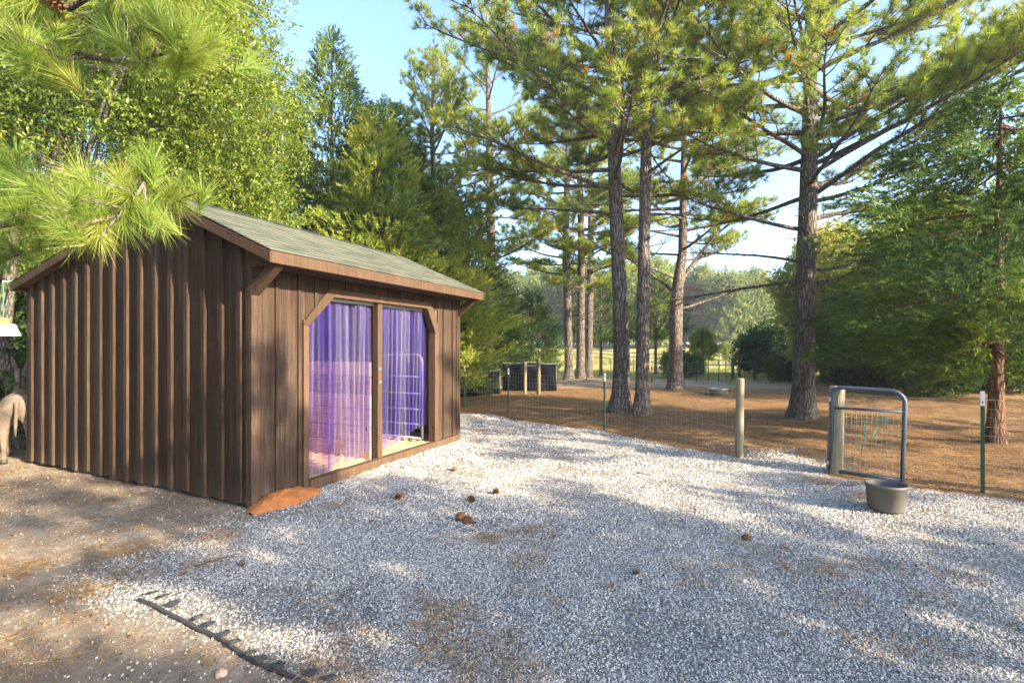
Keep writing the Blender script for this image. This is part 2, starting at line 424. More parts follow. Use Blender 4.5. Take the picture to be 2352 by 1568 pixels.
# straw everywhere behind the yard, dirt left front
sdg = poly_sd(np.stack([xf, yf], 1), GPOLY)
left_front = np.clip((-xf - .35 * yf + .6) / 1.0, 0, 1) * np.clip((8.2 - yf) / 1.5, 0, 1)
back_dirt = np.clip((yf - 17.5) / 3, 0, 1) * .75
straw_w = np.clip(1 - left_front - back_dirt, 0, 1)
TREE_BASES = []
nx, ny = len(gx), len(gy)
idx = np.arange(nx * ny).reshape(nx, ny)
F = np.stack([idx[:-1, :-1], idx[1:, :-1], idx[1:, 1:], idx[:-1, 1:]], -1).reshape(-1, 4)
def add_mounds(zz, pts):
    for (bx, by, r, h) in pts: zz += h * np.exp(-((xf - bx) ** 2 + (yf - by) ** 2) / (r * r))
    return zz
P1 = G(1425, 950); P2 = G(1474, 957); P3 = G(1843, 962); P4 = G(1552, 900); P5 = G(1307, 876); P6 = G(1334, 873); PC = G(2285, 1020)
add_mounds(zf, [(P1.x, P1.y, .7, .07), (P2.x, P2.y, .7, .05), (P3.x, P3.y, 1, .06), (P4.x, P4.y, 1.2, .12), (P5.x + .5, P5.y - .6, 1.5, .15), (PC.x, PC.y, .6, .05)])
gme = np_mesh('ground', np.stack([xf, yf, zf], 1), F, smooth=True, attrs={'gravel': gw, 'straw': straw_w, 'grass': grass_w, 'speck': np.clip(sdg + 1.5, 0, 1)})
tag(link('ground', gme, M_GROUND), kind='structure')

# ------------------------------------------------------------------ instanced stuff (stones, straw, grass)
def hidden_obj(name, me, mat):
    me.materials.append(mat); return bpy.data.objects.new(name, me)
def scatter(name, P, rot, scl, idx_, protos, label=None):
    me = bpy.data.meshes.new(name); me.vertices.add(len(P)); me.vertices.foreach_set('co', np.asarray(P, np.float32).ravel())
    a = me.attributes.new('rot', 'FLOAT_VECTOR', 'POINT'); a.data.foreach_set('vector', np.asarray(rot, np.float32).ravel())
    a = me.attributes.new('scl', 'FLOAT', 'POINT'); a.data.foreach_set('value', np.asarray(scl, np.float32))
    a = me.attributes.new('pick', 'INT', 'POINT'); a.data.foreach_set('value', np.asarray(idx_, np.int32))
    me.update(); o = link(name, me)
    ng = bpy.data.node_groups.new(name, 'GeometryNodeTree')
    ng.interface.new_socket('Geometry', in_out='INPUT', socket_type='NodeSocketGeometry')
    ng.interface.new_socket('Geometry', in_out='OUTPUT', socket_type='NodeSocketGeometry')
    gi = ng.nodes.new('NodeGroupInput'); go = ng.nodes.new('NodeGroupOutput'); L = ng.links.new
    gti = ng.nodes.new('GeometryNodeGeometryToInstance')
    for p in protos:
        oi = ng.nodes.new('GeometryNodeObjectInfo'); oi.inputs['Object'].default_value = p; L(oi.outputs['Geometry'], gti.inputs[0])
    iop = ng.nodes.new('GeometryNodeInstanceOnPoints'); iop.inputs['Pick Instance'].default_value = True
    def na(nm, ty):
        q = ng.nodes.new('GeometryNodeInputNamedAttribute'); q.data_type = ty; q.inputs[0].default_value = nm
        return [s for s in q.outputs if s.enabled and s.name == 'Attribute'][0]
    L(gi.outputs[0], iop.inputs['Points']); L(gti.outputs[0], iop.inputs['Instance'])
    e2r = ng.nodes.new('FunctionNodeEulerToRotation'); L(na('rot', 'FLOAT_VECTOR'), e2r.inputs[0])
    L(na('pick', 'INT'), iop.inputs['Instance Index']); L(e2r.outputs[0], iop.inputs['Rotation']); L(na('scl', 'FLOAT'), iop.inputs['Scale'])
    L(iop.outputs[0], go.inputs[0])
    md = o.modifiers.new('scatter', 'NODES'); md.node_group = ng
    return tag(o, label, None, None, 'stuff')
def ground_z(x, y):
    """bilinear height of the built sheet"""
    i = np.clip(np.searchsorted(gx, x) - 1, 0, nx - 2); j = np.clip(np.searchsorted(gy, y) - 1, 0, ny - 2)
    a = (x - gx[i]) / (gx[i + 1] - gx[i]); b = (y - gy[j]) / (gy[j + 1] - gy[j]); Z = zf.reshape(nx, ny)
    return Z[i, j] * (1 - a) * (1 - b) + Z[i + 1, j] * a * (1 - b) + Z[i, j + 1] * (1 - a) * b + Z[i + 1, j + 1] * a * b
def gz(x, y): return float(ground_z(np.array([x]), np.array([y]))[0])

import bmesh
stones = []
for q in range(6):
    bm = bmesh.new(); bmesh.ops.create_icosphere(bm, subdivisions=1, radius=1)
    r_ = np.random.default_rng(q)
    ax = Vector(r_.normal(size=3)).normalized()
    for v_ in bm.verts:
        v_.co *= .72 + .5 * r_.random(); v_.co.z *= .62; v_.co.x *= 1.15
    me = bpy.data.meshes.new('gravel_stone'); bm.to_mesh(me); bm.free(); stones.append(hidden_obj('gravel_stone', me, M_STONE))
def sample_gravel(nn, x0, x1, y0, y1, power=1.0, thr=0.0):
    x = rng.uniform(x0, x1, nn); y = rng.uniform(y0, y1, nn)
    ok = (np.abs(x) < 1.12 * y + .25); x, y = x[ok], y[ok]
    wt = gravel_w(x, y)
    bare = np.clip((vnoise(x, y, 1.3, 9) * .6 + vnoise(x, y, 4.1, 8) * .4 - .60) * 9, 0, .6)
    keep = rng.random(len(x)) < np.maximum(wt ** power * (1 - bare), thr)
    return x[keep], y[keep]
xs, ys, ss = [], [], []
for (y0, y1, dens, s0, s1) in ((1.3, 2.6, 8500, .0026, .0062), (2.6, 4.2, 6500, .0030, .0070), (4.2, 6.5, 3600, .0040, .0088), (6.5, 9.0, 1300, .006, .013), (9.0, 12.2, 600, .009, .015)):
    x0, x1 = -1.12 * y1, min(1.12 * y1, 9.5); nn = int((x1 - x0) * (y1 - y0) * dens)
    x, y = sample_gravel(nn, x0, x1, y0, y1); xs.append(x); ys.append(y); ss.append(rng.uniform(s0, s1, len(x)) * (1 + .5 * (rng.random(len(x)) > .93)))
# sparse strays on the dirt to the left
nn = 16000; x = rng.uniform(-6, 1, nn); y = rng.uniform(1.4, 6.2, nn); sd = poly_sd(np.stack([x, y], 1), GPOLY)
keep = (rng.random(nn) < .55 * np.exp(sd / .8)) & (sd < 0) & (x > -1.12 * y - .2); xs.append(x[keep]); ys.append(y[keep]); ss.append(rng.uniform(.003, .008, keep.sum()))
x = np.concatenate(xs); y = np.concatenate(ys); s_ = np.concatenate(ss); z = ground_z(x, y) + s_ * .25
rot = rng.uniform(-.5, .5, (len(x), 3)); rot[:, 2] = rng.uniform(0, 6.28, len(x))
d1 = Vector((.4243, .9055)); d2 = Vector((-.9055, .4243)); C0 = Vector((-2.62, 4.967))
lt = (x - C0.x) * d1.x + (y - C0.y) * d1.y; ls = (x - C0.x) * d2.x + (y - C0.y) * d2.y
keep = ~((lt > -.03) & (lt < 3.96) & (ls > -.05))
x, y, z, s_, rot = x[keep], y[keep], z[keep], s_[keep], rot[keep]
scatter('gravel', np.stack([x, y, z], 1), rot, s_, rng.integers(0, 6, len(x)), stones, 'crushed white and grey gravel spread over the yard')

# pine straw clumps
def needles(n_, L0, L1, wd, flat=.15, seed=0, r=.12):
    q = np.random.default_rng(seed); c = q.uniform(-r, r, (n_, 3)); c[:, 2] = q.uniform(.0, .015, n_)
    a = q.uniform(0, 6.28, n_); l = q.uniform(L0, L1, n_); d = np.stack([np.cos(a), np.sin(a), q.uniform(-flat, flat, n_) * .3], 1)
    sdv = np.stack([-np.sin(a), np.cos(a), q.uniform(-.5, .5, n_)], 1) * wd
    V = np.stack([c - sdv, c + sdv, c + d * l[:, None] + [0, 0, .004]], 1).reshape(-1, 3)
    return np_mesh('straw_clump', V, np.arange(n_ * 3).reshape(-1, 3), tint=np.repeat(q.random(n_), 3))
straw = [hidden_obj('straw_clump', needles(46, .07, .17, .0016, seed=q), M_STRAW) for q in range(4)]
nn = 26000; x = rng.uniform(-13, 16, nn); y = rng.uniform(1.4, 19, nn)
sd = poly_sd(np.stack([x, y], 1), GPOLY); lf = np.clip((-x - .35 * y + .6) / 1.0, 0, 1)
cl = vnoise(x, y, 1.1, 21) * .6 + vnoise(x, y, 3.3, 22) * .4
pk = np.where(sd > 0, np.clip((cl - .62) * 2.0, 0, .15) + np.where((x < .6) & (y < 4.6), np.clip((cl - .52) * 1.6, 0, .3), 0), np.where(lf > .5, np.clip((cl - .46) * 1.4, 0.02, .4), .85))
keep = (rng.random(nn) < pk) & (np.abs(x) < 1.12 * y + .4)
lt = (x - C0.x) * d1.x + (y - C0.y) * d1.y; ls = (x - C0.x) * d2.x + (y - C0.y) * d2.y
keep &= ~((lt > .0) & (lt < 3.93) & (ls > -.1) & (ls < 4.6))
x, y = x[keep], y[keep]; rot = np.zeros((len(x), 3)); rot[:, 2] = rng.uniform(0, 6.28, len(x))
scatter('pine_straw', np.stack([x, y, ground_z(x, y) + .006], 1), rot, rng.uniform(.7, 1.3, len(x)), rng.integers(0, 4, len(x)), straw, 'rusty fallen pine needles lying under the pines and in drifts')

# crumbs of soil and bark bits on the bare dirt
m, t = newmat('soil_crumb'); n = N(t)
c = n.ramp(n.rand(), [(0, (.07, .045, .03)), (.4, (.20, .14, .095)), (.8, (.38, .29, .21)), (1, (.30, .13, .06))]); n.bsdf(c, .95, None, 0, .05); M_CRUMB = m
crumbs = []
for q in range(4):
    me_ = stones[q].data.copy(); me_.materials.clear(); crumbs.append(hidden_obj('soil_crumb', me_, M_CRUMB))
nn = 90000; x = rng.uniform(-9, 9, nn); y = 1.4 + 11 * rng.random(nn) ** 1.3; sd = poly_sd(np.stack([x, y], 1), GPOLY)
keep = (np.abs(x) < 1.12 * y + .2) & (rng.random(nn) < np.where(sd > 0, .12, np.where(y < 7, .75, .25))); lt = (x - C0.x) * d1.x + (y - C0.y) * d1.y; ls = (x - C0.x) * d2.x + (y - C0.y) * d2.y
keep &= ~((lt > .0) & (lt < 3.93) & (ls > -.05) & (ls < 4.6)); x, y = x[keep], y[keep]; rot = rng.uniform(0, 6.28, (len(x), 3))
s_ = .0022 + .007 * rng.random(len(x)) ** 3 + .0006 * y
scatter('soil_crumbs', np.stack([x, y, ground_z(x, y) + s_ * .3], 1), rot, s_, rng.integers(0, 4, len(x)), crumbs, 'crumbs of soil and bark scattered over the bare ground')

# grass tufts of the pasture behind
def tuft(seed, n_=26, h0=.06, h1=.22, r=.10, wd=.006):
    q = np.random.default_rng(seed); c = q.uniform(-r, r, (n_, 3)); c[:, 2] = 0
    a = q.uniform(0, 6.28, n_); h = q.uniform(h0, h1, n_); le = q.uniform(.05, .5, n_)
    d = np.stack([np.cos(a) * le, np.sin(a) * le, np.ones(n_)], 1) * h[:, None]
    sdv = np.stack([-np.sin(a), np.cos(a), np.zeros(n_)], 1) * wd
    V = np.stack([c - sdv, c + sdv, c + d], 1).reshape(-1, 3)
    return np_mesh('grass_tuft', V, np.arange(n_ * 3).reshape(-1, 3), tint=np.repeat(q.random(n_), 3))
gr = [hidden_obj('grass_tuft', tuft(q), M_GRASS) for q in range(4)]
nn = 26000; y = 21 + 50 * rng.random(nn) ** 1.5; x = rng.uniform(-.4, 1.1, nn) * y
gwt = np.clip((y - 23.5) / 3, 0.03, 1); keep = rng.random(nn) < gwt; x, y = x[keep], y[keep]
rot = np.zeros((len(x), 3)); rot[:, 2] = rng.uniform(0, 6.28, len(x)); sc = rng.uniform(.6, 1.2, len(x)) * np.where(y > 48, 2.8, 1.0)
scatter('pasture_grass', np.stack([x, y, ground_z(x, y)], 1), rot, sc, rng.integers(0, 4, len(x)), gr, 'pale green and straw coloured grass of the pasture beyond the fences')

# ------------------------------------------------------------------ the shed
TH = math.atan2(.9055, .4243)
shed = empty('shed', (C0.x, C0.y, 0), TH, 'dark brown board and batten shed with violet strip curtains and grey green shingles', 'shed')
LX, LY = 3.93, 4.54
def roof_z(y):      # underside of deck over the walls
    return (2.525 + (y + .45) * .4353 if y < 1.365 else 3.315 - (y - 1.365) * .240) - .05
def top_z(y): return (2.525 + (y + .45) * .4353 if y < 1.365 else 3.315 - (y - 1.365) * .240)
# gable wall (x = 0, facing -x)
gw_ = MB().prism([(.03, 0.02), (LY - .03, 0.02), (LY - .03, roof_z(LY - .03) - .03), (1.365, 3.22), (.03, roof_z(.03) - .03)], .0, .03).build('gable_wall', M_INNER, shed)
bat = [.143 + .2865 * i for i in range(16)]
edges = [0.0] + [b for b in bat if b < LY - .08] + [LY]
def slope_poly(y0, y1, z0, dz=.0):
    pts = [(y0, z0), (y1, z0), (y1, roof_z(y1) - dz)]
    if y0 < 1.365 < y1: pts.append((1.365, roof_z(1.365) - dz))
    pts.append((y0, roof_z(y0) - dz)); return pts
for i in range(len(edges) - 1):
    zb = .01 + random.uniform(-.01, .02)
    MB().prism(slope_poly(edges[i] + .003, edges[i + 1] - .003, zb, .012), -.022, -.001).build('board', M_SIDING, gw_)
for i, b in enumerate(edges[1:-1]):
    wd = .034
    MB().prism(slope_poly(b - wd, b + wd, .0 + random.uniform(0, .03), .014), -.055, -.0225).build('batten', M_SIDING, gw_, bevel=.003)
MB().prism(slope_poly(LY - .06, LY + .02, 0.0, .014), -.046, -.0225).build('corner_board', M_SIDING, gw_, bevel=.003)
MB().prism(slope_poly(-.022, .045, 0.0, .014), -.046, -.0225).build('corner_board', M_SIDING, gw_, bevel=.003)
# front wall (y = 0, facing -y)
ztop = 2.395
fw = MB()
for (a, b, z0, z1) in ((.03, .64, .02, ztop), (3.22, LX - .03, .02, ztop), (.64, 3.22, 2.24, ztop)): fw.box(a, b, .0, .03, z0, z1)
fw = fw.build('front_wall', M_INNER, shed)
for a, b, z0 in ((.0, .262, .0), (.262, .555, .0), (.555, .64, 1.9), (3.30, 3.46, .0), (3.46, 3.74, .0), (3.74, LX, .0)):
    MB().box(a + .003, b - .003, -.022, -.001, z0 + random.uniform(0, .015) + (.1 if a > 3 else 0), ztop).build('board', M_SIDING, fw)
xb = [.64] + [1.0 + .272 * i for i in range(8)] + [3.30]
for a, b in zip(xb[:-1], xb[1:]): MB().box(a + .003, b - .003, -.022, -.001, 2.2, ztop).build('board', M_SIDING, fw)
for b, z0, wd in ((.262, 0, .022), (.555, 0, .022), (.785, 2.06, .022), (3.46, .1, .022), (3.74, .1, .022), (3.87, .1, .018)) + tuple((q, 2.29, .024) for q in xb[1:-1]):
    MB().box(b - wd, b + wd, -.044, -.0225, z0, ztop).build('batten', M_SIDING, fw, bevel=.003)
MB().box(-.046, .046, -.0455, -.0225, .0, ztop).build('corner_board', M_SIDING, fw, bevel=.003)
MB().box(LX - .03, LX + .03, -.0455, -.0225, .1, ztop).build('corner_board', M_SIDING, fw, bevel=.003)
# jambs, header, braces, post, sill
opn = shed
MB().box(.60, .676, -.05, .08, .0, 1.9).build('door_jamb', M_TRIM, opn, bevel=.004)
MB().box(3.185, 3.29, -.05, .08, .09, 1.86).build('door_jamb', M_TRIM, opn, bevel=.004)
MB().box(.98, 3.06, -.056, .05, 2.19, 2.285).build('door_header', M_TRIM, opn, bevel=.004)
MB().prism([(.585, 1.86), (.66, 1.83), (1.06, 2.20), (.98, 2.287)], -.058, .05, 'y').build('door_brace', M_TRIM, opn, bevel=.004)
MB().prism([(3.20, 1.80), (3.315, 1.84), (3.07, 2.287), (2.96, 2.20)], -.058, .05, 'y').build('door_brace', M_TRIM, opn, bevel=.004)
post = MB().box(1.865, 1.955, -.02, .075, .05, 2.19).build('door_post', M_PALE if False else M_TRIM, opn, bevel=.004)
for zz in (1.12, 1.30): MB().box(1.885, 1.925, -.026, -.0205, zz - .014, zz + .014).build('latch_plate', M_GALV, post)
sm = MB(); k = 14
pts = [(.60 + (3.36 + .0) * i / k * 1.0) for i in range(k + 1)]
for i in range(k):
    a, b = .60 + 3.33 * i / k, .60 + 3.33 * (i + 1) / k
    sm.box(a, b, -.07, .04, -.08, .095 + .012 * math.sin(i * 1.3))
sm = MB().box(.677, 3.93, -.075, .035, -.06, .092).build('sill_beam', M_TRIM, opn, bevel=.01)
for pl in ([(.642, 1.89), (1.03, 2.239), (.642, 2.239)], [(3.218, 1.85), (3.218, 2.239), (3.0, 2.239)]): MB().prism(pl, -.0215, .029, 'y').build('board', M_SIDING, fw)
# rear and far walls, inside faces
MB().box(LX - .03, LX, .0, LY, 0, 2.36).prism([(0.0, 2.36), (LY, 2.36), (LY, roof_z(LY) - .02), (1.365, 3.22), (0.0, roof_z(0) - .02)], LX - .03, LX).build('far_wall', M_INNER, shed)
MB().box(.035, LX - .035, LY - .03, LY, 0, 2.43).build('rear_wall', M_INNER, shed)
# stall partition of horizontal planks
part = MB().box(1.88, 1.92, .12, .2, .02, 2.19).build('stall_partition', M_INNER, shed)
zz = .03
for i, h_ in enumerate((.27, .215, .235, .205, .24, .20)):
    if zz > 1.28: break
    MB().box(1.84 + random.uniform(-.003, .003), 1.878, .1, LY - .04, zz, zz + h_ - .008).build('plank', M_PLANK, part, bevel=.003); zz += h_
# sand floor with raked ridges
fx = np.linspace(.04, LX - .04, 60); fy = np.linspace(.035, LY - .05, 90)
FX, FY = np.meshgrid(fx, fy, indexing='ij'); fz = .055 + .03 * vnoise(FX.ravel(), FY.ravel(), 2.2, 31) + .02 * np.sin(FX.ravel() * 9 + FY.ravel() * 34 + 4 * vnoise(FX.ravel(), FY.ravel(), 1.5, 32))
ii = np.arange(60 * 90).reshape(60, 90); FF = np.stack([ii[:-1, :-1], ii[1:, :-1], ii[1:, 1:], ii[:-1, 1:]], -1).reshape(-1, 4)
o = link('sand_floor', np_mesh('sand_floor', np.stack([FX.ravel(), FY.ravel(), fz], 1), FF, smooth=True), M_SAND, shed)
# roof
roof = MB()
x0, x1 = -.15, LX + .15
roof.prism([(-.435, 2.475), (1.365, 3.255), (1.365, 3.282), (-.435, 2.505)], x0, x1)
roof.prism([(1.366, 3.255), (4.70, 2.455), (4.70, 2.485), (1.366, 3.284)], x0, x1)
roof = roof.build('roof', M_DECK, shed)
ang = math.atan(.4353); Ls = math.hypot(1.815, .79); rows = 14; ex = Ls / rows
sh = MB().box(0, .30, 0, ex * 1.55, 0, .006)
shm = bpy.data.meshes.new('shingle'); shm.from_pydata([tuple(v) for v in sh.v], [], sh.f); shm.materials.append(M_SHINGLE)
shc = {}
for r in range(rows):
    xx = x0 - .012; first = True; off = (r % 3) * .1
    while xx < x1 + .01:
        wdt = (.30 - off) if first else .30; first = False
        if wdt < .03: wdt = .30
        wdt = min(wdt, x1 + .012 - xx)
        if wdt < .02: break
        key = round(wdt, 2)
        if key not in shc:
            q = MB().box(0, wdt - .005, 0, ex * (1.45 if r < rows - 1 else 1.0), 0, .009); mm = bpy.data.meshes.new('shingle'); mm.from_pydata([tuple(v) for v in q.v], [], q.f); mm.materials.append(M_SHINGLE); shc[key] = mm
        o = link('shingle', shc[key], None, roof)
        d = r * ex
        o.location = (xx, -.455 + d * math.cos(ang), 2.520 + d * math.sin(ang) - .004 + random.uniform(0, .002))
        o.rotation_euler = (ang - R(2.6), 0, 0)
        if r == rows - 1: o.scale = (1, .95, 1)
        xx += wdt
for i in range(15):
    a = x0 - .012 + i * (x1 - x0 + .024) / 15; b = a + (x1 - x0 + .024) / 15 + .03
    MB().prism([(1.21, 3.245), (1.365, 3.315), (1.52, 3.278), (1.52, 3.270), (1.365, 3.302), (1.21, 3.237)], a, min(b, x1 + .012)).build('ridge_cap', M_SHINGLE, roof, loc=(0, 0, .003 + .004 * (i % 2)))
# rear slope courses seen from elsewhere
for r in range(12):
    t0 = r / 12; ya = 4.72 - t0 * 3.3; yb = ya - .30
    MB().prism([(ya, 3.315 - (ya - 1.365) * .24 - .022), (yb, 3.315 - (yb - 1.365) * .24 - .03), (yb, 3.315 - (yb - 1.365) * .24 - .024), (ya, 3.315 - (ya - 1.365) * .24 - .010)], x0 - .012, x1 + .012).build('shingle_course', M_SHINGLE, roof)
# fascia, rake boards, soffits
MB().box(x0, x1, -.455, -.435, 2.395, 2.51).build('fascia', M_TRIM, shed, bevel=.003)
MB().box(x0, x1, 4.70, 4.72, 2.37, 2.485).build('fascia', M_TRIM, shed, bevel=.003)
MB().box(-.045, LX + .045, -.434, .0, 2.398, 2.414).build('soffit', M_TRIM, shed)
for xa in (-.045, LX + .033): MB().prism([(-.434, 2.415), (-.023, 2.415), (-.023, 2.64), (-.434, 2.47)], xa, xa + .012).build('eave_end', M_TRIM, shed)
MB().box(-.044, LX + .044, -.30, -.285, 2.390, 2.397).build('soffit_strip', M_TRIM, shed)
MB().box(x0 + .02, x1 - .02, LY, 4.699, 2.37, 2.386).build('soffit', M_TRIM, shed)
for xa, xb_ in ((x0 - .012, x0 + .012), (x1 - .012, x1 + .012)):
    MB().prism([(-.455, 2.395), (1.365, 3.175), (1.365, 3.279), (-.455, 2.500)], xa, xb_).build('rake_board', M_TRIM, shed, bevel=.003)
    MB().prism([(1.3655, 3.175), (4.72, 2.37), (4.72, 2.474), (1.3655, 3.279)], xa, xb_).build('rake_board', M_TRIM, shed, bevel=.003)
for xa, xb_ in ((x0 + .0125, -.047), (LX + .001, x1 - .0125)):
    MB().prism([(-.434, 2.405), (1.365, 3.185), (1.365, 3.205), (-.434, 2.425)], xa, xb_).prism([(1.366, 3.185), (4.68, 2.385), (4.68, 2.405), (1.366, 3.205)], xa, xb_).build('soffit', M_TRIM, shed)
# eave brackets
for xa in (-.045, LX - .055):
    MB().prism([(.0, 2.08), (.0, 2.22), (-.30, 2.42), (-.43, 2.42), (-.43, 2.40)], xa, xa + .09).build('eave_bracket', M_TRIM, shed, bevel=.004)
# violet strip curtains: each opening hung with overlapping strips of ribbed vinyl
def strip_mesh(wd, zt, zb, seed, sway):
    q = np.random.default_rng(seed); nxp, nzp = 17, 9
    uu = np.linspace(0, 1, nxp); zz_ = np.linspace(0, 1, nzp); V = []
    ph = q.uniform(0, 6.28)
    for j, b in enumerate(zz_):
        for i, a in enumerate(uu):
            amp = .010 + .012 * b; sq = 1 - .10 * b
            V.append(((a - .5) * wd * sq + sway * b * b + wd / 2, amp * math.sin(a * 12.6 + ph + b * .8) + .015 * math.sin(b * 3 + ph), zt + (zb - zt) * b + (.03 * (a - .5) + .012 * math.sin(a * 9 + ph)) * b))
    ii = np.arange(nxp * nzp).reshape(nzp, nxp); F_ = np.stack([ii[:-1, :-1], ii[:-1, 1:], ii[1:, 1:], ii[1:, :-1]], -1).reshape(-1, 4)
    return np_mesh('strip', V, F_, smooth=True)
for nm, xa, xe, zbs, lab in (('strip_curtain', .66, 1.86, (.12, .10, .09, .12, .17, .13, .11, .19), 'violet blue clear vinyl strip curtain in the left bay of the shed door'),
                        ('strip_curtain', 1.97, 3.12, (.16, .17, .20, .16, .24, .30, .33, .34), 'violet blue clear vinyl strip curtain in the right bay before the metal stall gate')):
    oc = empty(nm, (C0.x, C0.y, 0), TH, lab, 'curtain', 'strip curtains in the shed door')
    MB().box(xa, xe, .045, .062, 2.15, 2.188).build('hanging_rail', M_GALV, oc)
    ns = len(zbs); pitch = (xe - xa - .2) / (ns - 1)
    for i in range(ns):
        o = link('strip', strip_mesh(.205, 2.165, zbs[i], i + int(xa * 100), random.uniform(-.02, .02)), M_VINYL, oc, (xa + i * pitch, .085 + .018 * (i % 2), 0))
# galvanised stall gate inside right bay
sg = empty('stall_gate', (C0.x, C0.y, 0), TH, 'galvanised tube gate with a rounded corner inside the right bay of the shed', 'gate')
def arc(cx, cz, r, a0, a1, k_=6): return [(cx + r * math.cos(R(a0 + (a1 - a0) * i / k_)), cz + r * math.sin(R(a0 + (a1 - a0) * i / k_))) for i in range(k_ + 1)]
pth = [(.14, .14)] + [(.14, 1.33)] + [(y_, z_) for y_, z_ in arc(.26, 1.35, .12, 180, 90)] + [(1.25, 1.47)]
MB().tube([(3.10, a, b) for a, b in pth] + [(3.10, 1.25, .14), (3.10, .14, .14)], .021, 10).build('tube_frame', M_GALV2, sg, smooth=True)
for z_ in (1.12, .85, .60, .36): MB().tube([(3.10, .14, z_), (3.10, 1.25, z_)], .014, 8).build('rail', M_GALV2, sg, smooth=True)
# clay mound at the corner
q = 56; a = np.linspace(0, 1, q)
mv = []
cc = Vector((C0.x, C0.y, 0)) + Vector((d1.x, d1.y, 0)) * .30 - Vector((d2.x, d2.y, 0)) * .13
ml = []
for i in range(q):
    for j in range(q):
        px, py = (i / (q - 1) - .5) * .92, (j / (q - 1) - .5) * .50
        rr_ = math.hypot(px / .46, py / .25) * (1 + .07 * math.sin(math.atan2(py, px) * 5 + 1) + .04 * math.sin(math.atan2(py, px) * 11)); nz = float(vnoise(np.array([px * 1. + 5]), np.array([py + 3.]), 14, 41)[0]) + .3 * float(vnoise(np.array([px + 5]), np.array([py + 3.]), 37, 42)[0]) - .15
        ml.append((px, py, .12 * max(0, 1 - rr_ ** 2.0) ** .8 * (.88 + .25 * nz) - .03 * min(1, max(0, rr_ - .9) * 4)))
ii = np.arange(q * q).reshape(q, q); FF = np.stack([ii[:-1, :-1], ii[1:, :-1], ii[1:, 1:], ii[:-1, 1:]], -1).reshape(-1, 4)
o = link('clay_mound', np_mesh('clay_mound', ml, FF, smooth=True), M_CLAY); o.location = (cc.x, cc.y, gz(cc.x, cc.y) + .005); o.rotation_euler = (0, 0, TH)
rc_ = random.Random(4); cl = MB()
for _ in range(70):
    a_ = rc_.uniform(0, 6.28); rr_ = rc_.uniform(.55, 1.25); r0_ = rc_.uniform(.006, .026); px, py = math.cos(a_) * .46 * rr_, math.sin(a_) * .25 * rr_
    if py > .1: continue
    zc_ = .10 * max(0, 1 - rr_ * rr_); M_ = Matrix.Translation((px, py, zc_ + r0_ * .3)) @ Matrix.Rotation(rc_.uniform(0, 3), 4, Vector((rc_.random(), rc_.random(), rc_.random() + .1)).normalized())
    i0 = len(cl.v); k_ = [Vector((rc_.uniform(.7, 1.1) * x_, rc_.uniform(.7, 1.1) * y_, rc_.uniform(.6, .9) * z_)) * r0_ for x_, y_, z_ in ((1, 0, 0), (-1, 0, 0), (0, 1, 0), (0, -1, 0), (0, 0, 1), (0, 0, -1))]
    cl.v += [M_ @ v_ for v_ in k_]; cl.f += [[i0 + a, i0 + b, i0 + c] for a, b, c in ((0, 2, 4), (2, 1, 4), (1, 3, 4), (3, 0, 4), (2, 0, 5), (1, 2, 5), (3, 1, 5), (0, 3, 5))]
co_ = cl.build('clods', M_CLAY, o); co_['kind'] = 'stuff'
tag(o, 'heap of orange clay at the near corner of the shed', 'mound')

# ------------------------------------------------------------------ trees
OFF = [(7.6, -1.4, 'a', 0, .45, 'young pine beside the yard, right behind the viewer'), (9.2, -1.9, 'c', 70, .46, 'bushy young pine to the right behind the viewer'), (9.8, -4.2, 'b', 90, .55, 'slim young pine farther right behind the viewer'), (4.8, -3.6, 'e', 200, .50, 'small pine just behind the viewer'),
       (12.0, 1.5, 'e', 40, .62, 'young pine right of the wire fence, outside the view'), (17, 4.5, 'e', 150, .58, 'pine beyond the right edge of the view'), 
       (-9.5, -2.0, 'o', 60, .8, 'unseen leafy tree added to the left behind the viewer to block sky light'), (-4.5, -7.0, 'k', 60, 1.1, 'unseen cedar added behind the viewer to block sky light'), (-7.0, -5.0, 'k', 160, 1.2, 'unseen cedar added to the left behind the viewer to block sky light'), (-1.0, -9.0, 'o', 160, .9, 'unseen leafy tree added straight behind the viewer to block sky light'), (-13, 1.5, 'k', 200, 1.2, 'unseen cedar added beyond the left edge of the view to block sky light'), (-12, 5, 'o', 300, .8, 'unseen leafy tree added beyond the left edge of the view to block sky light'),  # left and rear trees, unseen, added to keep sky light off the gable wall
       (-4.2, -3.2, 'k', 20, 1.0, 'unseen nearer cedar added to the left behind the viewer to darken the gable'), (-7.2, -1.6, 'k', 100, 1.05, 'unseen cedar added just beyond the left edge of the view to darken the gable'), (-10.2, .8, 'k', 240, 1.0, 'unseen cedar added past the left side of the dirt to darken the gable')]  # dense unseen cedar row, added to darken the gable further
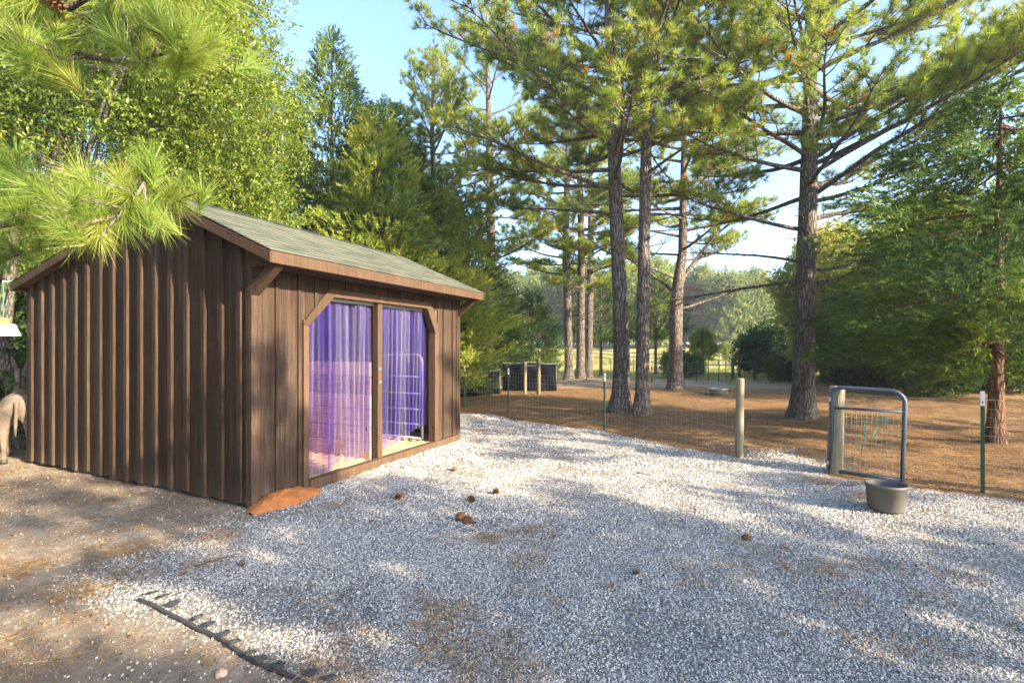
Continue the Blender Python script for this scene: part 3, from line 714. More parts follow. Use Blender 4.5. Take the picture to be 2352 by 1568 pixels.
def tufts_mesh(name, C, D, n_, L, wd, spread, seed, tint=None, droop=.0, dead=.02):
    """C,D (t,3): centre & direction of each tuft; n_ needles each"""
    q = np.random.default_rng(seed); T = len(C)
    D = D / np.linalg.norm(D, axis=1, keepdims=True)
    rv = q.normal(size=(T, n_, 3)); rv /= np.linalg.norm(rv, axis=2, keepdims=True)
    dd = D[:, None, :] * (1.0) + rv * spread; dd[..., 2] -= droop; dd /= np.linalg.norm(dd, axis=2, keepdims=True)
    ll = L * q.uniform(.7, 1.15, (T, n_, 1))
    st = C[:, None, :] - D[:, None, :] * L * .55 * q.random((T, n_, 1)) + dd * L * .04
    sv = np.cross(dd, q.normal(size=(T, n_, 3))); sv /= np.linalg.norm(sv, axis=2, keepdims=True) + 1e-9; sv *= wd / 2
    V = np.stack([st - sv, st + sv, st + dd * ll], 2).reshape(-1, 3)
    tt = (q.normal(.45, .2, T) if tint is None else tint)[:, None] + q.normal(0, .07, (T, n_))
    tt = np.clip(tt, 0, .92); tt[q.random(T) < dead] = 1.0
    return np_mesh(name, V, np.arange(T * n_ * 3).reshape(-1, 3), tint=np.repeat(tt.ravel(), 3))

def path(p0, az, el, L, k=7, curve=0.0, q=random, jit=.06):
    """polyline starting at p0; elevation changes by curve (radians) along it"""
    pts = [Vector(p0)]; a, e = az, el
    for i in range(k):
        pts.append(pts[-1] + Vector((math.cos(a) * math.cos(e), math.sin(a) * math.cos(e), math.sin(e))) * L / k)
        a += q.uniform(-jit, jit) * 2; e += curve / k + q.uniform(-jit, jit)
    return pts

def interp(pts, t):
    f = t * (len(pts) - 1); i = min(int(f), len(pts) - 2); return pts[i].lerp(pts[i + 1], f - i), (pts[i + 1] - pts[i]).normalized()

def trunk_obj(name, pts, rads, mat, parent, n_=18, flare=1.7, wob=.06, seed=0):
    """pts sparse; resample with roughness"""
    q = random.Random(seed); P = []; Rr = []
    k = 34
    for i in range(k + 1):
        p, _ = interp([Vector(x_) for x_ in pts], i / k); f = i / k * (len(rads) - 1); j = min(int(f), len(rads) - 2); r = rads[j] * (1 - f + j) + rads[j + 1] * (f - j)
        zz = p.z; r *= 1 + (flare - 1) * math.exp(-max(zz, 0) / .22)
        P.append(p); Rr.append(r)
    P.insert(0, P[0] - Vector((0, 0, .25))); Rr.insert(0, Rr[0] * 1.1)
    ph = [q.uniform(0, 6.28) for _ in range(4)]
    def wobf(i, j):
        a = 2 * math.pi * j / n_
        fl = math.exp(-max(P[i].z, 0) / .25)
        return 1 + wob * (math.sin(3 * a + ph[0]) * .5 + math.sin(5 * a + ph[1] + i * .3) * .5) * (1 + 3 * fl) * .6 + q.uniform(-wob, wob) * .5
    return MB().tube(P, Rr, n_, True, wobf).build(name, mat, parent, smooth=True)

def pine(loc, tr, rads, zc, ztop, lens, nb, seed, label, group='tall pines in the pen', extra=(), dens=1.0, L=.17, wd=.0115, nn=34, low=(2.2, 8), name='pine_tree', bark=None, dead_n=8):
    root = empty(name, loc, 0, label, 'pine tree', group)
    q = random.Random(seed); pts = [Vector(p) for p in tr]
    bark = bark or M_BARK
    trunk_obj('trunk', pts, rads, bark, root, seed=seed)
    def on_trunk(z):
        for a, b in zip(pts[:-1], pts[1:]):
            if a.z <= z <= b.z: return a.lerp(b, (z - a.z) / (b.z - a.z))
        return pts[-1].copy()
    br = MB(); C = []; D = []; TI = []
    def limb(z, az, el, Lb, curve, r0, fol=True, subd=None, start=.3):
        p0 = on_trunk(z); P = path(p0, az, el, Lb, 8, curve, q)
        br.tube(P, [r0 * (1 - .82 * i / 8) for i in range(9)], 6, False)
        ns = int((subd or Lb * 4.0) * dens) + 2
        clump = q.random()
        for s in range(ns):
            t = start + (1 - start) * (s + q.random()) / ns
            if t > 1: t = 1
            pp, dr = interp(P, t); sd = 1 if s % 2 else -1
            az2 = math.atan2(dr.y, dr.x) + sd * q.uniform(.5, 1.15); L2 = (Lb * .30 * (1.15 - t) + .35) * q.uniform(.6, 1.15)
            P2 = path(pp, az2, math.asin(max(-1, min(1, dr.z))) + q.uniform(-.15, .35), L2, 4, q.uniform(0, .5), q, .12)
            br.tube(P2, [r0 * .28 * (1 - .18 * i) for i in range(5)], 3, False)
            if not fol:
                for _ in range(2):
                    a_, b_ = interp(P2, q.uniform(.3, 1)); br.tube(path(a_, az2 + q.uniform(-1, 1), q.uniform(-.4, .5), L2 * .4, 2, 0, q), [.004, .003, .002], 3, False)
                continue
            nt = max(3, int(L2 * 11))
            for u_ in range(nt):
                tt = .35 + .65 * (u_ + 1) / nt; a_, b_ = interp(P2, min(tt, 1))
                if u_ < nt - 1:
                    dz = Vector((q.gauss(0, .6), q.gauss(0, .6), q.uniform(.1, .8))); e_ = a_ + dz.normalized() * q.uniform(.05, .22); dirn = (e_ - a_ + b_ * .05)
                    br.tube([a_, e_], [.005, .003], 3, False)
                else: e_, dirn = a_, b_ + Vector((0, 0, .35))
                C.append(e_); D.append(dirn); TI.append(.62 + .42 * (clump - .5) + q.gauss(0, .16))
    n0 = 0
    for i in range(nb):
        f = (i + q.random() * .8) / nb; z = zc + (ztop - zc) * f ** .95
        az = i * 2.4 + q.uniform(-.5, .5)
        Lb = np.interp(f, [0, .25, .6, 1], lens) * q.uniform(.75, 1.15)
        el = np.interp(f, [0, .5, 1], [.02, .3, .9]) + q.uniform(-.15, .15)
        limb(z, az, el, Lb, q.uniform(.05, .5), .014 + .012 * Lb)
    for i in range(dead_n):
        z = q.uniform(low[0], zc + .5); limb(z, q.uniform(0, 6.28), q.uniform(-.1, .35), q.uniform(.5, 1.9), q.uniform(-.3, .3), .016, False)
    for (z, az, el, Lb, cv, r0, fol, st) in extra: limb(z, R(az), R(el), Lb, R(cv), r0, fol, None, st)
    br.build('branches', bark, root, smooth=True)
    C = np.array([tuple(c) for c in C]); D = np.array([tuple(d) for d in D])
    me = tufts_mesh('needles', C, D, nn, L, wd, 1.05, seed, np.array(TI))
    link('crown', me, M_NEEDLE, root)
    return root

# five pines standing in the pen
g1 = (P1.x, P1.y, gz(P1.x, P1.y))
pine_a = pine(g1, [(0, 0, -.1), (.03, 0, 1.3), (-.02, 0, 3), (-.12, .0, 5.2), (-.20, .05, 8), (-.3, .1, 11), (-.2, .1, 14.5)], [.20, .19, .17, .155, .13, .09, .03], 5.0, 14.2, (3.0, 3.9, 2.8, .6), 62, 11,
     'large pine with thick grey trunk standing left of the slim pale pine in the pen', extra=((5.2, 200, 8, 4.2, 10, .055, True, .45), (4.6, 160, 12, 3.0, -5, .04, True, .6), (6.4, 215, 20, 4.4, 5, .06, True, .35), (7.3, 190, 22, 4.6, 0, .06, True, .3), (8.2, 200, 20, 4.4, 0, .05, True, .3), (6.0, 265, 5, 3.2, 20, .05, True, .4), (3.6, 185, 25, 1.2, 20, .025, False, .3)), low=(3.3, 0))
pine_b = pine((P2.x, P2.y, gz(P2.x, P2.y)), [(0, 0, -.1), (.02, 0, 1.5), (.06, 0, 4), (.12, .0, 7), (.2, .1, 10), (.3, .1, 14)], [.155, .145, .13, .115, .09, .03], 6.0, 13.8, (2.2, 3.2, 2.2, .5), 40, 23,
     'slim pale barked pine close on the right of the large grey pine', extra=((4.5, 40, 10, 2.2, -10, .03, False, .3), (5.4, -60, 10, 2.6, 10, .04, True, .5), (3.4, 30, 30, .9, 10, .03, False, .9), (6.8, -20, 15, 3.4, 5, .05, True, .4)), dead_n=10)
pine_c = pine((P3.x, P3.y, gz(P3.x, P3.y)), [(0, 0, -.1), (.03, 0, 1.5), (.07, 0, 3), (.14, .0, 5), (.2, .05, 7.5), (.25, .1, 10), (.3, .1, 13.5)], [.225, .21, .195, .175, .13, .08, .03], 4.6, 13.3, (3.0, 4.2, 3.2, .6), 56, 37,
     'largest pine with dark grey trunk and wide limbs behind the tube gate', extra=((4.3, 15, 18, 3.4, -20, .06, True, .5), (4.8, -45, 30, 5.6, -18, .06, True, .3), (6.6, -12, 14, 5.6, 18, .05, True, .3), (7.6, 12, 28, 5.0, -20, .06, True, .3), (5.3, -22, 30, 6.0, -25, .052, True, .35), (8.2, -60, 12, 4.6, 20, .06, True, .3), (5.6, -35, 30, 5.4, -8, .05, True, .3), (5.0, 5, 22, 4.0, 0, .055, True, .45), (4.1, 175, 10, 3.0, 5, .05, True, .5), (6.3, 235, 14, 3.8, 5, .052, True, .25), (5.7, 210, 12, 3.6, 0, .06, True, .25), (7.0, 60, 50, 3.4, 10, .06, True, .4), (3.4, 180, 8, 2.8, -6, .035, False, .3), (3.2, 0, 6, 2.6, 12, .035, False, .3), (2.9, 10, 12, 2.4, 0, .03, False, .3), (3.0, 160, -4, 3.4, -8, .04, False, .4)), low=(2.6, 0), dead_n=9)
pine_d = pine((P4.x, P4.y, gz(P4.x, P4.y)), [(0, 0, -.1), (.0, 0, 1.5), (.03, 0, 3.4), (.25, .0, 5), (.3, .05, 7.5), (.35, .1, 10), (.4, .1, 13)], [.25, .235, .22, .16, .12, .08, .03], 4.6, 12.8, (3.2, 4.2, 3.0, .6), 40, 53,
     'dark forked pine standing farther back in the pen beside the round metal tank', extra=((2.9, 12, 14, 4.2, 8, .05, False, .45), (3.5, 50, 50, 3.4, -25, .08, False, .5), (3.5, 150, 38, 3.0, 0, .07, True, .5), (3.7, 20, 55, 4.0, -20, .09, True, .5), (4.0, 190, 20, 3.4, 0, .05, True, .4)), low=(2.4, 0), dead_n=12, nn=26, wd=.013, L=.2)
pine_e = pine((P5.x, P5.y, gz(P5.x, P5.y)), [(0, 0, -.1), (-.05, 0, 3), (-.15, .0, 6), (-.1, .05, 9), (0, .1, 15)], [.20, .19, .17, .14, .04], 4.4, 14.5, (2.6, 3.4, 2.6, .5), 34, 67,
     'straight pine in the rear of the pen, left of a pair of close trunks', dead_n=12, nn=24, wd=.014, L=.21, low=(2.5, 0))
copy_tree(pine_e, (P6.x, P6.y + .1, gz(P6.x, P6.y)), R(100), 1.02, 'pine in the rear of the pen just right of the straight pine')
copy_tree(pine_e, tuple(AT(1352, 24.3)), R(210), .96, 'thin rear pine leaning close behind the pair of trunks by the pen fence')
copy_tree(pine_e, tuple(AT(1120, 19.5)), R(160), 1.0, 'dark trunked pine behind the tarp screens beyond the shed corner')
copy_tree(pine_a, tuple(AT(1005, 17.5)), R(70), .82, 'pine with bushy crown behind the far end of the shed roof')

# broad-leaved trees --------------------------------------------------
def leaf_mesh(name, C, D, n_, L, wd, span, seed, tint, upright=.3):
    """sprays: n_ diamond leaves along a twig of length span from C along D"""
    q = np.random.default_rng(seed); T = len(C); D = D / (np.linalg.norm(D, axis=1, keepdims=True) + 1e-9)
    tpos = np.tile(np.linspace(0, 1, n_)[None, :, None], (T, 1, 1)); st = C[:, None, :] + D[:, None, :] * tpos * span + q.normal(0, span * .06, (T, n_, 3))
    dd = D[:, None, :] * .6 + q.normal(0, .75, (T, n_, 3)); dd /= np.linalg.norm(dd, axis=2, keepdims=True)
    nrm = q.normal(0, .6, (T, n_, 3)); nrm[..., 2] += 1
    sv = np.cross(dd, nrm); sv /= np.linalg.norm(sv, axis=2, keepdims=True) + 1e-9
    ll = L * q.uniform(.6, 1.2, (T, n_, 1)); fold = np.cross(sv, dd) * wd * .25
    V = np.stack([st, st + dd * ll * .45 - sv * wd / 2 + fold, st + dd * ll, st + dd * ll * .45 + sv * wd / 2 + fold], 2).reshape(-1, 3)
    tt = np.clip(tint[:, None] + q.normal(0, .13, (T, n_)), 0, 1)
    return np_mesh(name, V, np.arange(T * n_ * 4).reshape(-1, 4), tint=np.repeat(tt.ravel(), 4))
def blob_points(blobs, cnt, seed, shell=.45, gapf=.9, gapt=.46):
    q = np.random.default_rng(seed); C = []; D = []
    vol = np.array([b[3] * b[4] * b[5] for b in blobs]) ** .67; vol /= vol.sum()
    for b, fr in zip(blobs, vol):
        m_ = int(cnt * fr); v_ = q.normal(size=(m_ * 2, 3)); v_ /= np.linalg.norm(v_, axis=1, keepdims=True)
        r_ = (shell + (1 - shell) * q.random(m_ * 2) ** .7)[:, None] * (1 + .16 * np.sin(v_[:, :1] * 7 + b[0]) * np.cos(v_[:, 1:2] * 6 + b[1]))
        p = v_ * r_ * np.array(b[3:6]) + np.array(b[:3])
        g_ = vnoise(p[:, 0] + p[:, 2] * .7, p[:, 1] + p[:, 2] * .9, gapf, seed) * .6 + vnoise(p[:, 0] - p[:, 2], p[:, 1] - p[:, 2] * .8, gapf * 2.3, seed + 1) * .4
        ok = g_ > gapt - .12; p, v2 = p[ok][:m_], v_[ok][:m_]
        C.append(p); D.append(v2 * .8 + q.normal(0, .55, v2.shape) + [0, 0, .1])
    return np.concatenate(C), np.concatenate(D)
def limbs_to(blobs, base, mat, root, seed, r0=.05, per=5, zstart=.35):
    q = random.Random(seed); br = MB()
    for b in blobs:
        for _ in range(per):
            tgt = Vector((b[0] + q.uniform(-.7, .7) * b[3], b[1] + q.uniform(-.7, .7) * b[4], b[2] + q.uniform(-.7, .7) * b[5]))
            s_ = Vector((0, 0, max(.3, tgt.z * q.uniform(zstart, zstart + .35)))); mid = s_.lerp(tgt, .5) + Vector((q.uniform(-.3, .3), q.uniform(-.3, .3), .25))
            P = [s_, s_.lerp(mid, .5) + Vector((q.uniform(-.08, .08),) * 3), mid, mid.lerp(tgt, .5) + Vector((q.uniform(-.1, .1),) * 3), tgt]
            br.tube(P, [r0, r0 * .75, r0 * .55, r0 * .35, r0 * .12], 5, False)
            for _k in range(3):
                a_, d_ = interp(P, q.uniform(.4, 1)); br.tube(path(a_, q.uniform(0, 6.28), q.uniform(-.2, .9), b[3] * .5, 3, 0, q, .15), [r0 * .25, r0 * .18, r0 * .12, r0 * .05], 3, False)
    br.build('branches', mat, root, smooth=True)
def broadleaf(loc, blobs, cnt, n_, L, wd, span, seed, label, cat='tree', group=None, mat=None, bark=None, tr=None, rads=None, tmean=.45, name='broadleaf_tree', per=5, r0=.05, gapt=.46):
    mat = mat or M_LEAF; bark = bark or M_BARK2
    root = empty(name, loc, 0, label, cat, group)
    if tr: trunk_obj('trunk', tr, rads, bark, root, n_=12, seed=seed, flare=1.4)
    limbs_to(blobs, None, bark, root, seed, r0, per)
    C, D = blob_points(blobs, cnt, seed, gapt=gapt)
    q = np.random.default_rng(seed + 5); tn = tmean + .5 * (vnoise(C[:, 0] + 9, C[:, 2] + C[:, 1] * .5, .8, seed + 3) - .5) + q.normal(0, .08, len(C))
    link('crown', leaf_mesh('leaves', C, D, n_, L, wd, span, seed, tn), mat, root)
    return root
def ground_loc(x_, y_): return (x_, y_, gz(x_, y_))
oak_a = broadleaf(ground_loc(-8.6, 9.6), [(0, 0, 5.2, 2.6, 2.2, 2.3), (1.6, -.6, 7.4, 2.4, 2.0, 2.3), (-1.6, 0, 7.6, 2.3, 2.0, 2.2), (.4, .2, 10.2, 2.4, 2.0, 2.2), (-2.2, -.8, 3.7, 1.7, 1.5, 1.5), (1.3, -.2, 3.3, 1.9, 1.4, 1.3)], 11500, 14, .09, .034, .36, 71,
     'broad glossy leaved tree rising over the left part of the shed', group='leafy trees behind the shed', tr=[(-.2, -.4, -.1), (-.5, -.2, 2), (-.3, 0, 4.5), (.1, 0, 8), (.3, 0, 11)], rads=[.2, .17, .14, .09, .03])
oak_b = broadleaf(ground_loc(-6.75, 10.8), [(-.3, 0, 4.2, 2.2, 1.6, 1.7), (.35, -.3, 6.6, 1.9, 1.6, 2.0), (-1.0, 0, 8.4, 2.0, 1.6, 2.0), (.0, 0, 10.3, 1.7, 1.5, 1.8), (.7, -.3, 4.8, 1.2, 1.2, 1.2), (.9, 0, 3.1, 1.4, 1.1, 1.0)], 10000, 14, .086, .032, .36, 83,
     'yellow green leafy tree behind the middle of the shed roof', group='leafy trees behind the shed', tmean=.62, tr=[(0, 0, -.1), (.1, 0, 3), (-.2, 0, 6), (-.2, 0, 10)], rads=[.14, .12, .08, .03])
copy_tree(oak_a, ground_loc(-13.5, 11.5), R(130), 1.05, 'leafy tree at the far left edge behind the donkeys')
copy_tree(oak_b, ground_loc(-9.8, 14.2), R(60), 1.15, 'leafy tree hidden deepest behind the left trees')

def cedar(loc, prof, cnt, seed, label, n_=20, L=.11, wd=.026, span=.34, tmean=.45, droop=.0, group='cedars behind the shed', tr_r=.1, name='cedar_tree', lean=(0, 0), gap=.2, rin=.35):
    """prof: list of (z, radius)"""
    root = empty(name, loc, 0, label, 'cedar tree', group); q = np.random.default_rng(seed)
    zs_, rs_ = zip(*prof); h_ = zs_[-1]
    trunk_obj('trunk', [(0, 0, -.1), (lean[0] * .5, lean[1] * .5, h_ * .5), (lean[0], lean[1], h_ * .97)], [tr_r, tr_r * .6, .015], M_CBARK, root, n_=12, seed=seed, flare=1.4, wob=.12)
    z = q.uniform(zs_[0], h_, cnt * 3); rad = np.interp(z, zs_, rs_); z = z[q.random(cnt * 3) < (rad / max(rs_)) ** 1.0 + .04][:cnt]
    a = q.uniform(0, 6.283, len(z)); rmax = np.interp(z, zs_, rs_)
    lump = 1 + .28 * np.sin(a * 3 + z * 2.1 + seed) + .2 * np.sin(a * 5 - z * 3.7)+ .15 * np.sin(z * 9 + a * 2)
    r = rmax * lump * (rin + (1 - rin) * q.random(len(z)) ** .55)
    g_ = vnoise(a * 2.2, z * 1.3, 1.5, seed + 2); ok = (g_ > gap); z, a, r = z[ok], a[ok], r[ok]
    lx = np.interp(z, [0, h_], [0, lean[0]]); ly = np.interp(z, [0, h_], [0, lean[1]])
    C = np.stack([np.cos(a) * r + lx, np.sin(a) * r + ly, z - .12 * r], 1)
    D = np.stack([np.cos(a), np.sin(a), .75 - droop + 0 * a], 1) + q.normal(0, .3, (len(z), 3))
    D /= np.linalg.norm(D, axis=1, keepdims=True)
    T = len(C); tp = q.random((T, n_, 1)); st = C[:, None, :] + D[:, None, :] * tp * span
    dd = D[:, None, :] * .9 + q.normal(0, .5, (T, n_, 3)); dd /= np.linalg.norm(dd, axis=2, keepdims=True)
    sv = np.cross(dd, q.normal(size=(T, n_, 3))); sv /= np.linalg.norm(sv, axis=2, keepdims=True) + 1e-9; sv *= wd / 2
    V = np.stack([st - sv, st + sv, st + dd * L * q.uniform(.6, 1.3, (T, n_, 1))], 2).reshape(-1, 3)
    tn = np.clip(tmean + .85 * (vnoise(a * 1.3 + 7, z, 1.6, seed + 4) - .5)[:, None] + q.normal(0, .1, (T, 1)) + q.normal(0, .06, (T, n_)), 0, 1)
    link('crown', np_mesh('sprays', V, np.arange(T * n_ * 3).reshape(-1, 3), tint=np.repeat(tn.ravel(), 3)), M_CEDAR, root)
    br = MB(); qq = random.Random(seed)
    for i in range(46):
        zz_ = qq.uniform(zs_[0] * .9 + .1, h_ * .9); rr_ = float(np.interp(zz_, zs_, rs_)); aa = qq.uniform(0, 6.28)
        br.tube(path((lean[0] * zz_ / h_, lean[1] * zz_ / h_, zz_), aa, .35 - droop * .6, rr_ * .95, 4, .15 - droop * .3, qq), [tr_r * .2 * s_ for s_ in (1, .8, .6, .4, .15)], 4, False)
    br.build('branches', M_CBARK, root, smooth=True)
    return root
ced_a = cedar(ground_loc(-5.2, 14.2), [(.6, 1.3), (2, 1.6), (4.5, 1.7), (7, 1.35), (9, .75), (10.6, .08)], 6800, 5, 'tall pointed cedar rising between the leafy trees and the open sky', tmean=.38)
ced_b = cedar(ground_loc(-3.6, 13.2), [(.5, 1.3), (2, 1.7), (4, 1.5), (6, 1.0), (7.9, .1)], 5200, 6, 'cedar with sunlit yellow green sprays behind the middle of the shed roof', tmean=.78)
copy_tree(ced_a, ground_loc(-3.95, 15.2), R(100), (1.25, 1.25, .86), 'second pointed cedar right of the tallest cedar')
copy_tree(ced_b, ground_loc(-2.1, 14.6), R(200), (.95, .95, .80), 'dark cedar above the far end of the shed roof')
copy_tree(ced_a, ground_loc(-1.55, 17.2), R(40), (.9, .9, .62), 'loose green cedar beside the bushy pine past the shed')
copy_tree(ced_a, ground_loc(-7.9, 16.5), R(10), 1.0, 'cedar hidden behind the leafy trees')
sm_c = cedar(tuple(AT(1222, 21.5)), [(.5, .9), (1.4, 1.2), (2.6, .8), (4.1, .06)], 2200, 9, 'small dark cedar behind the two posts with a crossbar', tmean=.22, wd=.02, L=.11, group='cedars in the pen edge')
copy_tree(sm_c, tuple(AT(1072, 22)), R(300), (1.0, 1.0, 1.1), 'low dark cedar beyond the tarp screens, next to the shed corner')
copy_tree(sm_c, tuple(AT(1165, 23)), R(80), (.9, .9, 1.0), 'small dark cedar left of the two posts with a crossbar')
sm_d = cedar(tuple(AT(1380, 28)), [(2.0, 1.1), (2.7, 1.9), (4.0, 1.5), (5.8, .1)], 2200, 19, 'spreading cedar with a bare foot behind the pair of rear trunks', tmean=.3, wd=.028, L=.13, group='cedars in the pen edge')
copy_tree(sm_d, tuple(AT(1506, 30)), R(250), (1.0, 1.0, 1.08), 'dark cedar with a bare foot behind the slim pale pine')
young = cedar(tuple(AT(1614, 31)), [(.85, .3), (1.3, .65), (1.9, .72), (2.5, .42), (2.95, .05)], 1500, 12, 'young yellow green conifer in the pasture right of the forked pine', tmean=.75, wd=.024, L=.10, span=.2, group='small trees in the pasture')
copy_tree(young, tuple(AT(1668, 46)), R(90), .8, 'smaller young conifer farther out in the pasture')

# red cedar at the right edge
rc = cedar((PC.x, PC.y, gz(PC.x, PC.y)), [(1.1, .8), (1.5, 1.6), (2.4, 2.2), (3.6, 2.3), (4.6, 1.7), (5.4, .9), (6.0, .2)], 10500, 15, 'dark drooping cedar with leaning reddish trunk at the right edge of the pen', n_=19, L=.10, wd=.023, span=.30, tmean=.36, droop=.75, gap=.42, rin=.08, group='cedars on the right', tr_r=.115, lean=(.3, .2))
copy_tree(rc, ground_loc(15.2, 14.2), R(140), (1.1, 1.1, 1.1), 'cedar at the right edge behind the leaning cedar')
copy_tree(rc, ground_loc(14.6, 19.0), R(250), (1.1, 1.1, .86), 'dark cedar in shade behind the middle of the tube gate')
copy_tree(rc, ground_loc(15.0, 18.5), R(20), (1.15, 1.15, 1.1), 'tall cedar deepest in the right hand woods')

# woods edge on the right and far treeline
wood_a = broadleaf(ground_loc(14.3, 22.5), [(0, 0, 3.2, 2.0, 1.8, 1.6), (.4, 0, 5.4, 1.8, 1.6, 1.6), (-.8, .2, 4.4, 1.3, 1.3, 1.2), (.2, 0, 1.6, 1.8, 1.5, 1.0)], 3600, 11, .15, .09, .5, 91, 'yellow green tree just right of the largest pine trunk', mat=M_FAR, tmean=.8, group='trees of the right hand woods', tr=[(0, 0, -.1), (-.2, 0, 2), (.2, 0, 5.5)], rads=[.13, .11, .03], name='woods_tree')
for i, (u_, Y_, rz, sc, lab) in enumerate(((1905, 26, 40, 1.1, 'pale leafed tree behind the largest pine trunk'), (1985, 24, 100, .95, 'tree behind the top rail of the tube gate'), (2080, 25, 170, 1.05, 'tree behind the drooping cedar, over the tube gate'), (2170, 22, 220, 1.1, 'tree in the middle of the right hand woods'), (2270, 23, 280, 1.15, 'tree of the woods above the reddish cedar trunk'), (2345, 20, 330, 1.1, 'tree of the woods at the right edge of the view'), (1900, 34, 60, .9, 'tree at the back corner of the right hand woods'))):
    copy_tree(wood_a, tuple(AT(u_, Y_)), R(rz), sc, lab)
far_a = broadleaf(tuple(AT(1480, 84)), [(0, 0, 7.0, 4.2, 3.4, 3.4), (1.5, 0, 10, 3.2, 3, 2.6), (-2.2, 0, 9, 2.8, 2.6, 2.4), (0, 0, 3.2, 4.4, 3, 2.4)], 2800, 10, .42, .28, 1.3, 101, 'rounded tree of the far treeline, left of the forked pine', mat=M_FAR, tmean=.40, group='trees of the far treeline', tr=[(0, 0, -.1), (0, 0, 5), (0, 0, 10)], rads=[.3, .2, .05], name='far_tree', r0=.14, per=3)
far_b = broadleaf(tuple(AT(1560, 88)), [(0, 0, 6, 3.2, 3, 3.4), (.6, 0, 9.6, 2.6, 2.4, 2.4), (-1.2, 0, 12, 1.9, 1.8, 1.8), (0, 0, 2.8, 3.6, 3, 2.0)], 2600, 10, .42, .26, 1.2, 103, 'taller tree of the far treeline behind the forked pine', mat=M_FAR, tmean=.55, group='trees of the far treeline', tr=[(0, 0, -.1), (0, 0, 5), (0, 0, 11)], rads=[.3, .2, .05], name='far_tree', r0=.14, per=3)
where = ['far treeline tree seen {}'.format(s_) for s_ in ('past the shed roof corner', 'over the tarp screens', 'above the small dark cedars', 'left of the straight rear pine', 'between the rear pines', 'behind the thick grey pine trunk', 'between the grey and the pale trunks', 'right of the slim pale pine', 'behind the young conifer', 'above the young conifer', 'over the pasture gate posts', 'over the dark shrubs', 'left of the largest pine trunk', 'behind the largest pine trunk', 'right of the largest pine trunk', 'over the tube gate', 'behind the right hand woods', 'behind the drooping cedar')]
for i, lab in enumerate(where):
    u_ = 1060 + i * 62 + random.uniform(-12, 12); Y_ = random.uniform(76, 96)
    sc = random.uniform(.82, 1.12)
    copy_tree((far_a, far_b)[i % 2], tuple(AT(u_, Y_)), random.uniform(0, 6.28), sc, lab)
# shrubs
shrub_a = broadleaf(tuple(AT(1800, 24)), [(0, 0, .75, 1.0, .8, .7), (.6, 0, .6, .7, .6, .5)], 1300, 10, .09, .05, .25, 111, 'low dark green shrub left of the base of the largest pine', cat='shrub', mat=M_CEDAR, tmean=.25, group='shrubs along the rear fence', name='shrub', r0=.02, per=4)
for u_, Y_, rz, sc, lab in ((1555, 25.5, 40, 1.0, 'rounded shrub at the rear fence, left of the forked pine foot'), (1590, 27.5, 130, .75, 'small shrub at the rear fence, right of the forked pine foot'), (1760, 30, 200, (1.7, 1.4, 2.1), 'tall dark shrub beyond the pasture gate posts'), (1945, 21, 250, 1.3, 'undergrowth bush behind the tube gate'), (2040, 20, 300, 1.3, 'undergrowth bush under the drooping cedar'), (2140, 15.8, 20, 1.25, 'undergrowth bush in the shade beside the red cedar'), (2240, 18.5, 80, 1.4, 'undergrowth bush left of the reddish cedar trunk'), (2330, 17.5, 140, 1.4, 'undergrowth bush at the right edge of the view')):
    copy_tree(shrub_a, tuple(AT(u_, Y_)), R(rz), sc, lab)

# unseen trees: pines throw dappled shade over the yard, the others block sky light
for (x_, y_, src, rz, sc, lab) in OFF:
    c_ = copy_tree({'a': pine_a, 'b': pine_b, 'c': pine_c, 'd': pine_d, 'e': pine_e, 'w': wood_a, 'k': ced_b, 'o': oak_b}[src], (x_, y_, 0), R(rz), sc, lab); c_['group'] = 'trees around the yard outside the view'

# near pine whose boughs hang into the left of the view
npine = empty('near_pine', (-4.3, 2.6, 0), 0, 'long needled pine whose boughs hang into the upper left of the view', 'pine tree')
trunk_obj('trunk', [(0, 0, -.1), (0, 0, 3), (.1, 0, 6), (.1, 0, 9)], [.17, .15, .12, .05], M_BARK, npine, seed=3)
def nb(u, v, Y): return Vector(((u - 1176) / 1130 * Y + 4.3, Y - 2.6, 1.6 - (v - 796) / 1130 * Y))
br = MB(); C = []; D = []; TI = []; q = random.Random(5)
def bough(pts, r0, tips, twig=.16):
    P = [nb(*p) for p in pts]; br.tube(P, [r0 * (1 - .75 * i / (len(P) - 1)) for i in range(len(P))], 6, False)
    for (u, v, Y, dx, dv) in tips:
        T_ = nb(u, v, Y); best = min((interp(P, t_ / 20)[0] for t_ in range(21)), key=lambda p_: (p_ - T_).length)
        m_ = best.lerp(T_, .5) + Vector((0, 0, -.02)); br.tube([best, m_, T_], [r0 * .35, .006, .004], 5, False)
        dirn = (T_ - m_).normalized() * .6 + Vector((dx, q.uniform(-.3, .1), -dv))
        for e in range(4): C.append(T_ - dirn.normalized() * .04 * e); D.append(dirn); TI.append(.72 + q.gauss(0, .15))
        for e in range(1):
            o_ = T_ + Vector((q.gauss(0, .06), q.gauss(0, .12), abs(q.gauss(0, .045)))); br.tube([m_, o_], [.005, .003], 4, False); d3 = (o_ - m_) * 2 + Vector((q.gauss(0, .3), 0, .3)); C.append(o_); D.append(d3); TI.append(.5 + q.gauss(0, .13)); C.append(o_ - d3.normalized() * .05); D.append(d3); TI.append(.5 + q.gauss(0, .13))
